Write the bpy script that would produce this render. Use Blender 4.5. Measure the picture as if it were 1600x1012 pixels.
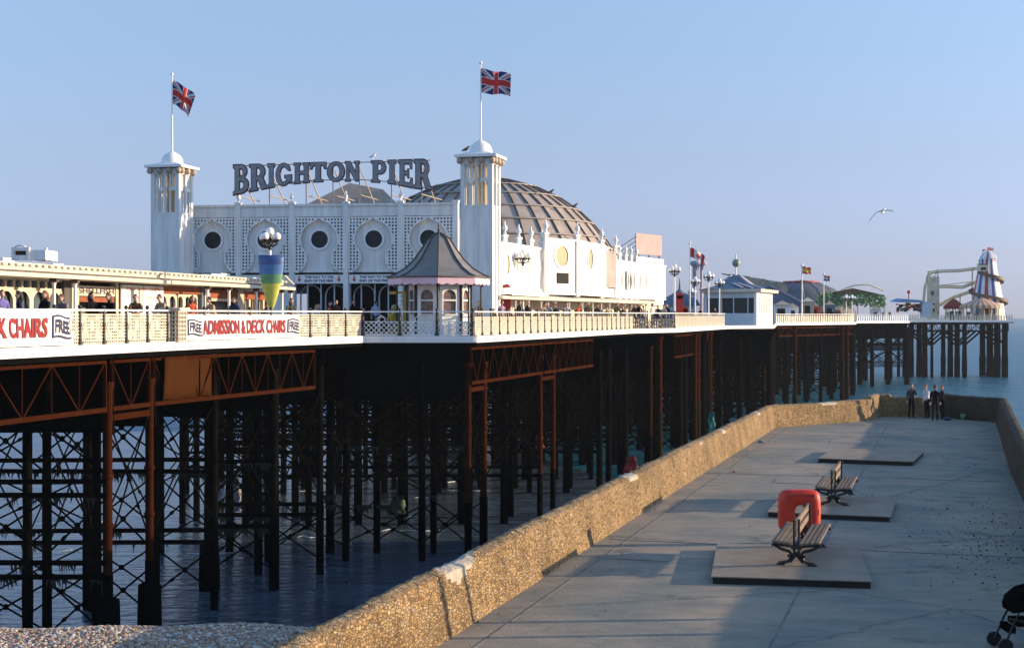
import bpy, math, random
from mathutils import Vector, Matrix, noise
random.seed(7)
R = math.radians
scene = bpy.context.scene
for o in list(bpy.data.objects): bpy.data.objects.remove(o)
COL = scene.collection

# ------------------------------------------------------------ camera, sky, sun
EYE = 11.0; F = 2222.0; H = 496.8          # metres above the water, lens in photo pixels, horizon row
cam = bpy.data.cameras.new('camera'); camo = bpy.data.objects.new('camera', cam); COL.objects.link(camo)
cam.sensor_width = 36; cam.lens = 50; cam.clip_start = .3; cam.clip_end = 60000
camo.location = (0, 0, EYE); camo.rotation_euler = (R(90) - (506 - H) / F, 0, 0)
scene.camera = camo
SUN_EL = 10.5; SUN_AZ = 86.0                # azimuth clockwise from the view direction (+Y)
world = bpy.data.worlds.new('World'); scene.world = world; world.use_nodes = True
wn = world.node_tree; bg = wn.nodes['Background']
sky = wn.nodes.new('ShaderNodeTexSky'); sky.sky_type = 'NISHITA'; sky.sun_disc = False
sky.sun_elevation = R(SUN_EL); sky.sun_rotation = R(SUN_AZ)
sky.air_density = 1.0; sky.dust_density = 0.4; sky.ozone_density = 3.5; sky.altitude = 0
hs = wn.nodes.new('ShaderNodeMix'); hs.data_type = 'RGBA'; hs.blend_type = 'MULTIPLY'; hs.inputs[0].default_value = 1
wtc = wn.nodes.new('ShaderNodeTexCoord'); wsx = wn.nodes.new('ShaderNodeSeparateXYZ'); wrp = wn.nodes.new('ShaderNodeValToRGB')
wn.links.new(wtc.outputs['Generated'], wsx.inputs[0]); wn.links.new(wsx.outputs[2], wrp.inputs[0])
we = wrp.color_ramp.elements; we[0].position = 0.0; we[0].color = (.37, .42, .84, 1); we[1].position = 1.0; we[1].color = (1.0, 1.03, .97, 1)
for p_, c_ in ((.017, (.39, .42, .80)), (.044, (.46, .42, .66)), (.11, (.67, .51, .58)), (.206, (.90, .69, .66)), (.35, (1.12, .98, .92))): e_ = we.new(p_); e_.color = (*c_, 1)
wn.links.new(wrp.outputs[0], hs.inputs[7])
wn.links.new(sky.outputs[0], hs.inputs[6]); wn.links.new(hs.outputs[2], bg.inputs[0]); bg.inputs[1].default_value = 0.15
sl = bpy.data.lights.new('sun', 'SUN'); sl.energy = 2.75; sl.angle = R(.55); sl.color = (1.0, .775, .51)
so = bpy.data.objects.new('sun', sl); COL.objects.link(so)
sd = Vector((math.sin(R(SUN_AZ)) * math.cos(R(SUN_EL)), math.cos(R(SUN_AZ)) * math.cos(R(SUN_EL)), math.sin(R(SUN_EL))))
so.rotation_euler = (-sd).to_track_quat('-Z', 'Y').to_euler()
scene.view_settings.view_transform = 'Standard'; scene.view_settings.look = 'None'
scene.view_settings.exposure = 1.37; scene.view_settings.gamma = 1.0
scene.render.film_transparent = False
scene.cycles.max_bounces = 5; scene.cycles.diffuse_bounces = 3; scene.cycles.glossy_bounces = 3

# ------------------------------------------------------------ helpers
def P(px, py, D): return Vector(((px - 800) * D / F, D, EYE + (H - py) * D / F))
def XZ(px, D): return (px - 800) * D / F
def zd(D): return EYE - (.95 - .0018 * D)    # pier deck level at depth D
def lin(c):
    if isinstance(c, str):
        c = [int(c[i:i + 2], 16) / 255 for i in (0, 2, 4)]
        return tuple(x / 12.92 if x <= .04045 else ((x + .055) / 1.055) ** 2.4 for x in c)
    return c
MATS = {}
def mat(name, col, rough=.7, metal=0, var=.18, scale=3, bump=.0, bscale=20, col2=None, spec=.5, stretch=(1, 1, 1), trans=0, emit=0):
    if name in MATS: return MATS[name]
    m = bpy.data.materials.new(name); MATS[name] = m; m.use_nodes = True
    n = m.node_tree; b = n.nodes['Principled BSDF']; c = lin(col)
    b.inputs['Roughness'].default_value = rough; b.inputs['Metallic'].default_value = metal
    b.inputs['Specular IOR Level'].default_value = spec
    if spec < .1: b.inputs['IOR'].default_value = 1.02
    tc = n.nodes.new('ShaderNodeTexCoord'); mp = n.nodes.new('ShaderNodeMapping'); mp.inputs[3].default_value = stretch
    n.links.new(tc.outputs['Object'], mp.inputs[0])
    nz = n.nodes.new('ShaderNodeTexNoise'); nz.inputs['Scale'].default_value = scale; nz.inputs['Detail'].default_value = 6
    nz.inputs['Roughness'].default_value = .65
    n.links.new(mp.outputs[0], nz.inputs[0])
    rp = n.nodes.new('ShaderNodeValToRGB'); rp.color_ramp.elements[0].position = .32; rp.color_ramp.elements[1].position = .68
    a = lin(col2) if col2 else tuple(x * (1 - var) for x in c); d = c if col2 else tuple(min(1, x * (1 + var * .6)) for x in c)
    rp.color_ramp.elements[0].color = (*a, 1); rp.color_ramp.elements[1].color = (*d, 1)
    n.links.new(nz.outputs[0], rp.inputs[0]); n.links.new(rp.outputs[0], b.inputs['Base Color'])
    if bump:
        n2 = n.nodes.new('ShaderNodeTexNoise'); n2.inputs['Scale'].default_value = bscale; n2.inputs['Detail'].default_value = 4
        bp = n.nodes.new('ShaderNodeBump'); bp.inputs['Strength'].default_value = bump; bp.inputs['Distance'].default_value = .03
        n.links.new(mp.outputs[0], n2.inputs[0]); n.links.new(n2.outputs[0], bp.inputs['Height']); n.links.new(bp.outputs[0], b.inputs['Normal'])
    if trans: b.inputs['Transmission Weight'].default_value = trans
    if emit: b.inputs['Emission Color'].default_value = (*c, 1); b.inputs['Emission Strength'].default_value = emit
    return m

class MB:
    def __init__(s): s.v = []; s.f = []; s.mi = []; s.m = 0; s.smooth = []
    def add(s, vs, fs, m=None, sm=False):
        b = len(s.v); s.v += [tuple(x) for x in vs]
        for f in fs: s.f.append(tuple(b + i for i in f)); s.mi.append(s.m if m is None else m); s.smooth.append(sm)
        return s
    def box(s, c, d, rz=0, m=None, tilt=None):
        x, y, z = (k / 2 for k in d); vs = [Vector((i * x, j * y, k * z)) for k in (-1, 1) for j in (-1, 1) for i in (-1, 1)]
        M = Matrix.Rotation(rz, 3, 'Z')
        if tilt: M = M @ Matrix.Rotation(tilt[1], 3, tilt[0])
        return s.add([M @ v + Vector(c) for v in vs], [(0, 2, 3, 1), (4, 5, 7, 6), (0, 1, 5, 4), (2, 6, 7, 3), (0, 4, 6, 2), (1, 3, 7, 5)], m)
    def beam(s, a, b, w, h=None, m=None):       # rectangular bar from a to b
        a, b = Vector(a), Vector(b); d = b - a; L = d.length
        if L < 1e-6: return s
        h = h or w; d.normalize(); up = Vector((0, 0, 1)) if abs(d.z) < .95 else Vector((0, 1, 0))
        sx = d.cross(up).normalized(); uz = sx.cross(d)
        vs = [p + sx * i * w / 2 + uz * j * h / 2 for p in (a, b) for j in (-1, 1) for i in (-1, 1)]
        return s.add(vs, [(0, 2, 3, 1), (4, 5, 7, 6), (0, 1, 5, 4), (2, 6, 7, 3), (0, 4, 6, 2), (1, 3, 7, 5)], m)
    def tube(s, pts, r, n=6, m=None, cap=True, sm=True):
        pts = [Vector(p) for p in pts]; rs = r if isinstance(r, (list, tuple)) else [r] * len(pts)
        vs = []; fs = []
        for i, p in enumerate(pts):
            d = (pts[min(i + 1, len(pts) - 1)] - pts[max(i - 1, 0)]).normalized()
            up = Vector((0, 0, 1)) if abs(d.z) < .9 else Vector((0, 1, 0))
            sx = d.cross(up).normalized(); uz = sx.cross(d)
            for k in range(n): t = 2 * math.pi * k / n; vs.append(p + (sx * math.cos(t) + uz * math.sin(t)) * rs[i])
        for i in range(len(pts) - 1):
            for k in range(n): fs.append((i * n + k, i * n + (k + 1) % n, (i + 1) * n + (k + 1) % n, (i + 1) * n + k))
        s.add(vs, fs, m, sm)
        if cap: s.add(vs[:n], [tuple(range(n))[::-1]], m); s.add(vs[-n:], [tuple(range(n))], m)
        return s
    def lathe(s, c, prof, n=16, m=None, sm=True, a0=0, sx=1, sy=1):   # prof: (r,z) bottom to top
        c = Vector(c); vs = []; fs = []
        for r, z in prof:
            for k in range(n): t = a0 + 2 * math.pi * k / n; vs.append(c + Vector((r * math.cos(t) * sx, r * math.sin(t) * sy, z)))
        for i in range(len(prof) - 1):
            for k in range(n): fs.append((i * n + k, i * n + (k + 1) % n, (i + 1) * n + (k + 1) % n, (i + 1) * n + k))
        return s.add(vs, fs, m, sm)
    def ball(s, c, r, n=10, m=None, sx=1, sy=1, sz=1):
        k = max(4, n // 2 + 1); prof = [(max(1e-4, r * math.sin(math.pi * i / k)), -r * sz * math.cos(math.pi * i / k)) for i in range(k + 1)]
        return s.lathe(c, prof, n, m, True, 0, sx, sy)
    def prism(s, poly, z0, z1, m=None, zf0=None, zf1=None):     # poly list (x,y); ccw from above
        n = len(poly); vs = [(x, y, z0 if zf0 is None else zf0(x, y)) for x, y in poly] + [(x, y, z1 if zf1 is None else zf1(x, y)) for x, y in poly]
        fs = [tuple(range(n))[::-1], tuple(range(n, 2 * n))] + [(i, (i + 1) % n, n + (i + 1) % n, n + i) for i in range(n)]
        return s.add(vs, fs, m)
    def build(s, name, mats, parent=None, loc=None):
        me = bpy.data.meshes.new(name); w = Vector((0, 0, 0)); p = parent
        while p is not None: w += p.location; p = p.parent
        if loc is not None: w += Vector(loc)
        me.from_pydata([tuple(Vector(v) - w) for v in s.v], [], s.f)
        if not isinstance(mats, (list, tuple)): mats = [mats]
        for m in mats: me.materials.append(m)
        me.polygons.foreach_set('material_index', [min(i, len(mats) - 1) for i in s.mi])
        me.polygons.foreach_set('use_smooth', s.smooth); me.update()
        o = bpy.data.objects.new(name, me); COL.objects.link(o)
        if parent is not None: o.parent = parent
        if loc is not None: o.location = loc
        return o
def tag(o, label=None, cat=None, group=None, kind=None):
    if label: o['label'] = label
    if cat: o['category'] = cat
    if group: o['group'] = group
    if kind: o['kind'] = kind
    return o
def thing(name, loc, label, cat, group=None, rz=0):
    o = bpy.data.objects.new(name, None); COL.objects.link(o); o.location = loc; o.rotation_euler = (0, 0, rz); o.empty_display_size = .3
    return tag(o, label, cat, group)
def kids(o, _c={}):
    return [c for c in o.children]
def copy_tree(o, parent=None):
    c = o.copy(); COL.objects.link(c); c.parent = parent
    for ch in kids(o): copy_tree(ch, c)
    return c
def capped(items, name, mats, parent, most=100):
    """items: (MB); the first 100 become parts, the rest one stuff part"""
    for mb in items[:most]: mb.build(name, mats, parent)
    rest = items[most:]
    if rest:
        a = MB()
        for mb in rest:
            b = len(a.v); a.v += mb.v; a.f += [tuple(b + i for i in f) for f in mb.f]; a.mi += mb.mi; a.smooth += mb.smooth
        tag(a.build(name, mats, parent), kind='stuff')
def textmb(body, w, h, depth=.01, bold=.02):
    cu = bpy.data.curves.new('t', 'FONT'); cu.body = body; cu.size = 1; cu.offset = bold; cu.align_x = 'CENTER'; cu.resolution_u = 3
    o = bpy.data.objects.new('t', cu); COL.objects.link(o); bpy.context.view_layer.update()
    me = o.to_mesh(); vs = [v.co.copy() for v in me.vertices]; fs = [tuple(p.vertices) for p in me.polygons]
    o.to_mesh_clear(); bpy.data.objects.remove(o); bpy.data.curves.remove(cu)
    x0 = min(v.x for v in vs); x1 = max(v.x for v in vs); y0 = min(v.y for v in vs); y1 = max(v.y for v in vs)
    return [((v.x - x0) / (x1 - x0) * w, (v.y - y0) / (y1 - y0) * h) for v in vs], fs    # 0..w, 0..h
def place2d(mb, pts, fs, o, ux, uz, m=0):
    o, ux, uz = Vector(o), Vector(ux), Vector(uz)
    mb.add([o + ux * p[0] + uz * p[1] for p in pts], fs, m)

# ------------------------------------------------------------ materials
M = dict(
    white=mat('white_paint', (.84, .83, .79), .55, var=.2, scale=1.0, stretch=(2.6, 2.6, .3), bump=.15, bscale=9),
    cream=mat('cream_paint', (.68, .60, .46), .55, var=.2, scale=2),
    trim=mat('white_trim', (.88, .87, .84), .5, var=.08, scale=2),
    bluewhite=mat('pale_blue_paint_and_shade', (.55, .63, .70), .5, var=.12, scale=2),
    rust=mat('rusty_iron', (.042, .0135, .006), .85, spec=.08, var=.5, scale=2.2, bump=.4, bscale=12, col2=(.030, .008, .003)),
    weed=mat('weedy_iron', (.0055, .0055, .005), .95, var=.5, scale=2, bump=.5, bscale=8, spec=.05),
    darkiron=mat('dark_iron', (.0045, .0050, .0052), .85, var=.4, scale=2, spec=.08),
    post=mat('black_paint', (.022, .018, .018), .5, var=.3),
    lead=mat('lead_roof', (.20, .19, .18), .55, var=.25, scale=1.2, stretch=(1, 1, .3)),
    dome=mat('dome_sheet', (.42, .345, .29), .5, var=.28, scale=.8),
    domerib=mat('dome_rib', (.10, .08, .065), .6, var=.3),
    glass=mat('dark_glass', (.015, .022, .024), .35, var=.3, spec=.3),
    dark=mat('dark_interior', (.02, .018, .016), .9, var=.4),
    plank=mat('deck_planks', (.22, .17, .13), .8, var=.35, scale=3, stretch=(6, .4, 1)),
    pink=mat('pink_valance', (.72, .50, .56), .6, var=.08),
    red=mat('red_paint', (.55, .035, .02), .45, var=.15),
    orange=mat('orange_fascia', (.30, .075, .022), .55, var=.3, scale=4),
    yellow=mat('yellow_paint', (.75, .52, .05), .5, var=.15),
    blue=mat('blue_paint', (.05, .10, .28), .5, var=.15),
    navy=mat('navy_print', (.014, .016, .07), .6, var=.1),
    green=mat('green_net', (.10, .20, .06), .8, var=.5, scale=1.5, col2=(.20, .22, .10)),
    globe=mat('opal_globe', (.92, .90, .86), .5, var=.04),
    cloth=mat('white_cloth', (.84, .82, .80), .8, var=.06, scale=2),
    wood=mat('bench_wood', (.22, .15, .095), .75, var=.4, scale=4, stretch=(5, .5, 5), bump=.3, bscale=20),
    slate=mat('blue_slate', (.13, .17, .22), .6, var=.25, scale=2),
    steelblue=mat('steel_blue_sheet', (.12, .17, .24), .6, var=.2, scale=1, stretch=(4, 4, .3)),
    signface=mat('sign_face', (.27, .265, .28), .6, var=.2, scale=4),
    signedge=mat('sign_edge', (.10, .035, .035), .6, var=.3),
    tan=mat('tan_sheet', (.45, .36, .26), .7, var=.2),
    pinkboard=mat('pink_board', (.48, .31, .29), .7, var=.25, scale=2.5, stretch=(3, 3, .6)),
    tent=mat('grey_tent', (.12, .12, .13), .7, var=.2, scale=.4),
    bright_orange=mat('bright_orange_canvas', (.62, .20, .06), .6, var=.15),
    creamsteel=mat('cream_steel', (.78, .68, .42), .6, var=.2),
    purple=mat('pale_steel', (.36, .33, .40), .7, var=.15),
)

# ------------------------------------------------------------ sea, beach
def sea_mat():
    m = bpy.data.materials.new('sea_water'); m.use_nodes = True; n = m.node_tree; b = n.nodes['Principled BSDF']
    b.inputs['Roughness'].default_value = .34; b.inputs['IOR'].default_value = 1.26
    b.inputs['Base Color'].default_value = (.020, .125, .185, 1)
    tc = n.nodes.new('ShaderNodeTexCoord'); h = None
    for sc, st, dt in (((.10, .32, 1), 1.0, 1.3), ((.5, 1.4, 1), 1.0, .38), ((2.2, 5, 1), 1.0, .09)):
        mp = n.nodes.new('ShaderNodeMapping'); mp.inputs[3].default_value = sc; n.links.new(tc.outputs['Object'], mp.inputs[0])
        nz = n.nodes.new('ShaderNodeTexNoise'); nz.inputs['Scale'].default_value = 1; nz.inputs['Detail'].default_value = 3
        n.links.new(mp.outputs[0], nz.inputs[0])
        bp = n.nodes.new('ShaderNodeBump'); bp.inputs['Strength'].default_value = st; bp.inputs['Distance'].default_value = dt
        n.links.new(nz.outputs[0], bp.inputs['Height'])
        if h: n.links.new(h.outputs[0], bp.inputs['Normal'])
        h = bp
    n.links.new(h.outputs[0], b.inputs['Normal'])
    return m
mb = MB(); mb.add([(-30000, 42, 0), (30000, 42, 0), (30000, 40000, 0), (-30000, 40000, 0)], [(0, 1, 2, 3)])
tag(mb.build('sea', sea_mat()), kind='structure')
TG0 = math.tan(R(16.9))
m_ = mat('wet_foreshore', (.07, .10, .135), .22, var=.5, scale=.5, bump=1.0, bscale=1.3, stretch=(.45, 1.3, 1), spec=.8)
for q_ in m_.node_tree.nodes:
    if q_.type == 'BUMP': q_.inputs['Distance'].default_value = .22
mb = MB(); NX = 60; top = []; bot = []
for i in range(NX + 1):
    x = -160 + 176 * i / NX; top.append((x, 137 + 3 * noise.noise(Vector((x * .05, 0, 0))) - max(0, x + 6) * 3.2, .03)); bot.append((x, 43, .03))
mb.add(top + bot, [(NX + 1 + i, NX + 2 + i, i + 1, i) for i in range(NX)]); tag(mb.build('wet_foreshore', m_), kind='structure')
mb = MB(); rf = random.Random(31)
for k in range(40):
    D_ = rf.uniform(66, 134); x_ = rf.uniform(-.36, -.02) * D_; L_ = rf.uniform(.6, 3.0); n_ = 14; ph = rf.uniform(0, 6); w_ = rf.uniform(.04, .14)
    a_ = [(x_ + L_ * i / n_, D_ + .25 * math.sin(i * .5 + ph) + .1 * rf.random(), .05) for i in range(n_ + 1)]; b_ = [(p[0], p[1] + w_ * math.sin(math.pi * i / n_) * rf.uniform(.4, 1.2) + .01, .05 + .05 * math.sin(math.pi * i / n_)) for i, p in enumerate(a_)]
    mb.add(a_ + b_, [(i, i + 1, n_ + 2 + i, n_ + 1 + i) for i in range(n_)])
tag(mb.build('foam', mat('sea_foam', (.55, .62, .66), .8, var=.3, scale=6)), kind='stuff')
beachm = mat('beach_sand', (.16, .12, .09), .8, var=.4, scale=4, bump=.6, bscale=10)
def beach_z(x, y):
    c = 21.3 - .02 * (x + 7) + .16 * math.sin(x * 1.1) + .09 * math.sin(x * 2.9 + 1)
    if y < c: return 6.33 + (c - y) * .03
    return max(-.6, 6.33 - (y - c) * .29) if y > c + .6 else 6.33 - (y - c) ** 2 * .24
mb = MB(); nx, ny = 60, 70; vs = []
for j in range(ny + 1):
    for i in range(nx + 1):
        x = -34 + (30.6 + 0) * i / nx; y = 13 + 33 * j / ny
        x = min(x, -7.9 + y * TG0 - .1) if y < 60 else x
        vs.append((x, y, beach_z(x, y) + .03 * noise.noise(Vector((x, y, 0)) * .8)))
mb.add(vs, [(j * (nx + 1) + i, j * (nx + 1) + i + 1, (j + 1) * (nx + 1) + i + 1, (j + 1) * (nx + 1) + i) for j in range(ny) for i in range(nx)], sm=True)
tag(mb.build('beach', beachm), kind='structure')
ICO = None
def ico():
    global ICO
    if ICO is None:
        t = (1 + 5 ** .5) / 2; v = [(-1, t, 0), (1, t, 0), (-1, -t, 0), (1, -t, 0), (0, -1, t), (0, 1, t), (0, -1, -t), (0, 1, -t), (t, 0, -1), (t, 0, 1), (-t, 0, -1), (-t, 0, 1)]
        v = [Vector(x).normalized() for x in v]
        f = [(0, 11, 5), (0, 5, 1), (0, 1, 7), (0, 7, 10), (0, 10, 11), (1, 5, 9), (5, 11, 4), (11, 10, 2), (10, 7, 6), (7, 1, 8), (3, 9, 4), (3, 4, 2), (3, 2, 6), (3, 6, 8), (3, 8, 9), (4, 9, 5), (2, 4, 11), (6, 2, 10), (8, 6, 7), (9, 8, 1)]
        ICO = (v, f)
    return ICO
def pebble(mb, c, r, m=0):
    v, f = ico(); M3 = Matrix.Rotation(random.uniform(0, 6.3), 3, 'Z') @ Matrix.Diagonal((r * random.uniform(.8, 1.4), r * random.uniform(.6, 1), r * random.uniform(.45, .75)))
    mb.add([M3 @ x + Vector(c) for x in v], f, m, True)
pebm = [mat('pebble_%s' % n, c, .75, var=.25, scale=9) for n, c in zip(('tan', 'grey', 'pale', 'brown', 'rose', 'white'), ((.42, .28, .17), (.26, .24, .23), (.5, .42, .33), (.24, .13, .08), (.46, .27, .22), (.62, .57, .5)))]
mb = MB()
for k in range(16000):
    x = random.uniform(-9.5, -1.6); y = random.uniform(19.2, 21.9)
    if x > -8.05 + y * TG0: continue
    z = beach_z(x, y)
    pebble(mb, (x, y, z + .008), random.choice((.012, .015, .018, .022, .022, .03, .042)), random.choice((0, 0, 1, 2, 3, 4, 5)))
tag(mb.build('shingle', pebm), kind='stuff')

# ------------------------------------------------------------ groyne (concrete arm with flint walls)
TG = math.tan(R(16.9)); GZ = EYE - 4.9
def G(off, D): return Vector((off + D * TG, D))
def conc_mat():
    m = bpy.data.materials.new('concrete'); m.use_nodes = True; n = m.node_tree; b = n.nodes['Principled BSDF']; b.inputs['Roughness'].default_value = .85; b.inputs['Specular IOR Level'].default_value = .3
    tc = n.nodes.new('ShaderNodeTexCoord'); out = None
    def layer(sc, det, p0, p1, c0, c1, stretch=(1, 1, 1), kind='noise'):
        nonlocal out
        mp = n.nodes.new('ShaderNodeMapping'); mp.inputs[3].default_value = stretch; mp.inputs[2].default_value = (0, 0, R(16.9)); n.links.new(tc.outputs['Object'], mp.inputs[0])
        if kind == 'noise': t = n.nodes.new('ShaderNodeTexNoise'); t.inputs['Scale'].default_value = sc; t.inputs['Detail'].default_value = det; t.inputs['Roughness'].default_value = .7; o = t.outputs[0]
        else:
            w_ = n.nodes.new('ShaderNodeTexNoise'); w_.inputs['Scale'].default_value = 2.5; w_.inputs['Detail'].default_value = 5; n.links.new(mp.outputs[0], w_.inputs[0])
            mx = n.nodes.new('ShaderNodeMix'); mx.data_type = 'VECTOR'; mx.inputs[0].default_value = .25; n.links.new(mp.outputs[0], mx.inputs[4]); n.links.new(w_.outputs['Color'], mx.inputs[5])
            t = n.nodes.new('ShaderNodeTexVoronoi'); t.feature = 'DISTANCE_TO_EDGE'; t.inputs['Scale'].default_value = sc; n.links.new(mx.outputs[1], t.inputs[0]); o = t.outputs[0]
        if kind == 'noise': n.links.new(mp.outputs[0], t.inputs[0])
        r = n.nodes.new('ShaderNodeValToRGB'); r.color_ramp.elements[0].position = p0; r.color_ramp.elements[1].position = p1; r.color_ramp.elements[0].color = (*c0, 1); r.color_ramp.elements[1].color = (*c1, 1); n.links.new(o, r.inputs[0])
        if out is None: out = r.outputs[0]
        else:
            mu = n.nodes.new('ShaderNodeMix'); mu.data_type = 'RGBA'; mu.blend_type = 'MULTIPLY'; mu.inputs[0].default_value = 1; n.links.new(out, mu.inputs[6]); n.links.new(r.outputs[0], mu.inputs[7]); out = mu.outputs[2]
        return o
    layer(.35, 6, .35, .65, (.205, .215, .19), (.40, .315, .235))
    layer(1.6, 8, .3, .7, (.72, .74, .74), (1.12, 1.08, 1.04), (.5, 1.6, 1))
    layer(.9, 5, .30, .42, (.62, .62, .60), (1, 1, 1))
    f = layer(38, 3, .25, .75, (.62, .62, .62), (1.28, 1.26, 1.24))
    layer(.16, 4, .0, .005, (.62, .60, .58), (1, 1, 1), kind='crack')
    n.links.new(out, b.inputs['Base Color']); bp = n.nodes.new('ShaderNodeBump'); bp.inputs['Strength'].default_value = .5; bp.inputs['Distance'].default_value = .02; n.links.new(f, bp.inputs['Height']); n.links.new(bp.outputs[0], b.inputs['Normal'])
    return m
conc = conc_mat()
inner = [G(-7.45, 8), G(-7.55, 20), G(-7.6, 40), Vector((XZ(1212, 63.6), 63.6)), Vector((XZ(1362, 68.2), 68.2)), Vector((XZ(1378, 71.0), 71.0)), Vector((XZ(1470, 70.2), 70.2)), Vector((XZ(1556, 66.8), 66.8)), G(2.1, 45), G(2.2, 20), G(2.3, 8)]
cen = Vector((8, 40))
poly = [tuple(p + (p - cen).normalized() * .25) for p in inner]
mb = MB(); mb.prism([(x, y) for x, y in reversed(poly)], -1.0, GZ)
tag(mb.build('pavement', conc), kind='structure')
# slab joints: a groove strip of darker filler lying on the slab
jm = mat('joint_filler', (.17, .155, .135), .9, var=.5, scale=2)
mb = MB()
for off in (-7.0, -2.6):
    a = G(off, 9); b = G(off, 66); mb.beam((*a, GZ + .003), (*b, GZ + .003), .035, .006)
for D in (17.5, 31.5, 45, 60):
    a = G(-7.4, D + .29 * 0); b = G(2.0, D - 2.5); mb.beam((*a, GZ + .0065), (*b, GZ + .0065), .03, .006)
tag(mb.build('pavement_joint', jm), kind='structure')

mb = MB()
for (px_, py_, w_, l_) in ((1243, 752, 1.2, 1.1), (1120, 735, .9, 1.6), (1330, 690, 1.6, 1.3), (1010, 870, 1.1, .8)):
    D_ = 4.9 * F / (py_ - H); x_ = XZ(px_, D_); c_, s_ = math.cos(R(-16.9)), math.sin(R(-16.9))
    mb.add([(x_ + (a * w_ * c_ - b * l_ * s_) / 2, D_ + (a * w_ * s_ + b * l_ * c_) / 2, GZ + .010) for a, b in ((-1, -1), (1, -1.05), (.94, 1), (-1.02, .97))], [(0, 1, 2, 3)])
tag(mb.build('pavement_patch', mat('patch_mortar', (.25, .22, .18), .9, var=.3, scale=3)), kind='structure')
def flint():
    m = bpy.data.materials.new('flint_rubble'); m.use_nodes = True; n = m.node_tree; b = n.nodes['Principled BSDF']
    b.inputs['Roughness'].default_value = .85
    tc = n.nodes.new('ShaderNodeTexCoord'); mp = n.nodes.new('ShaderNodeMapping'); mp.inputs[3].default_value = (17, 12, 22); n.links.new(tc.outputs['Object'], mp.inputs[0])
    nz = n.nodes.new('ShaderNodeTexNoise'); nz.inputs['Scale'].default_value = .6; nz.inputs['Detail'].default_value = 3; n.links.new(mp.outputs[0], nz.inputs[0])
    mx = n.nodes.new('ShaderNodeMix'); mx.data_type = 'VECTOR'; mx.inputs[0].default_value = .15
    n.links.new(mp.outputs[0], mx.inputs[4]); n.links.new(nz.outputs['Color'], mx.inputs[5])
    vo = n.nodes.new('ShaderNodeTexVoronoi'); vo.inputs['Scale'].default_value = 1.0; n.links.new(mp.outputs[0], vo.inputs[0])
    ve = n.nodes.new('ShaderNodeTexVoronoi'); ve.feature = 'DISTANCE_TO_EDGE'; ve.inputs['Scale'].default_value = 1.0; n.links.new(mp.outputs[0], ve.inputs[0])
    r1 = n.nodes.new('ShaderNodeValToRGB'); el = r1.color_ramp.elements
    el[0].position = .0; el[0].color = (.14, .075, .028, 1); el[1].position = 1; el[1].color = (.60, .43, .20, 1)
    e = el.new(.35); e.color = (.31, .19, .075, 1); e = el.new(.7); e.color = (.44, .29, .13, 1); e = el.new(.93); e.color = (.30, .24, .18, 1)
    sp = n.nodes.new('ShaderNodeSeparateColor'); n.links.new(vo.outputs['Color'], sp.inputs[0]); n.links.new(sp.outputs[0], r1.inputs[0])
    r2 = n.nodes.new('ShaderNodeValToRGB'); r2.color_ramp.elements[0].position = .0; r2.color_ramp.elements[1].position = .13
    n.links.new(ve.outputs[0], r2.inputs[0])
    mc = n.nodes.new('ShaderNodeMix'); mc.data_type = 'RGBA'; mc.inputs[6].default_value = (.36, .24, .11, 1)
    n.links.new(r2.outputs[0], mc.inputs[0]); n.links.new(r1.outputs[0], mc.inputs[7])
    big = n.nodes.new('ShaderNodeTexNoise'); big.inputs['Scale'].default_value = .9; big.inputs['Detail'].default_value = 5; n.links.new(tc.outputs['Object'], big.inputs[0])
    rb = n.nodes.new('ShaderNodeValToRGB'); rb.color_ramp.elements[0].position = .35; rb.color_ramp.elements[0].color = (.66, .63, .56, 1); rb.color_ramp.elements[1].position = .65; rb.color_ramp.elements[1].color = (1.1, 1.06, 1, 1)
    n.links.new(big.outputs[0], rb.inputs[0])
    mu = n.nodes.new('ShaderNodeMix'); mu.data_type = 'RGBA'; mu.blend_type = 'MULTIPLY'; mu.inputs[0].default_value = 1
    n.links.new(mc.outputs[2], mu.inputs[6]); n.links.new(rb.outputs[0], mu.inputs[7]); n.links.new(mu.outputs[2], b.inputs['Base Color'])
    bp = n.nodes.new('ShaderNodeBump'); bp.inputs['Strength'].default_value = .9; bp.inputs['Distance'].default_value = .035
    n.links.new(r2.outputs[0], bp.inputs['Height']); n.links.new(bp.outputs[0], b.inputs['Normal'])
    return m
FL = flint(); MORT = mat('white_mortar', (.42, .36, .28), .85, var=.25, scale=6, bump=.4)
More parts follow.
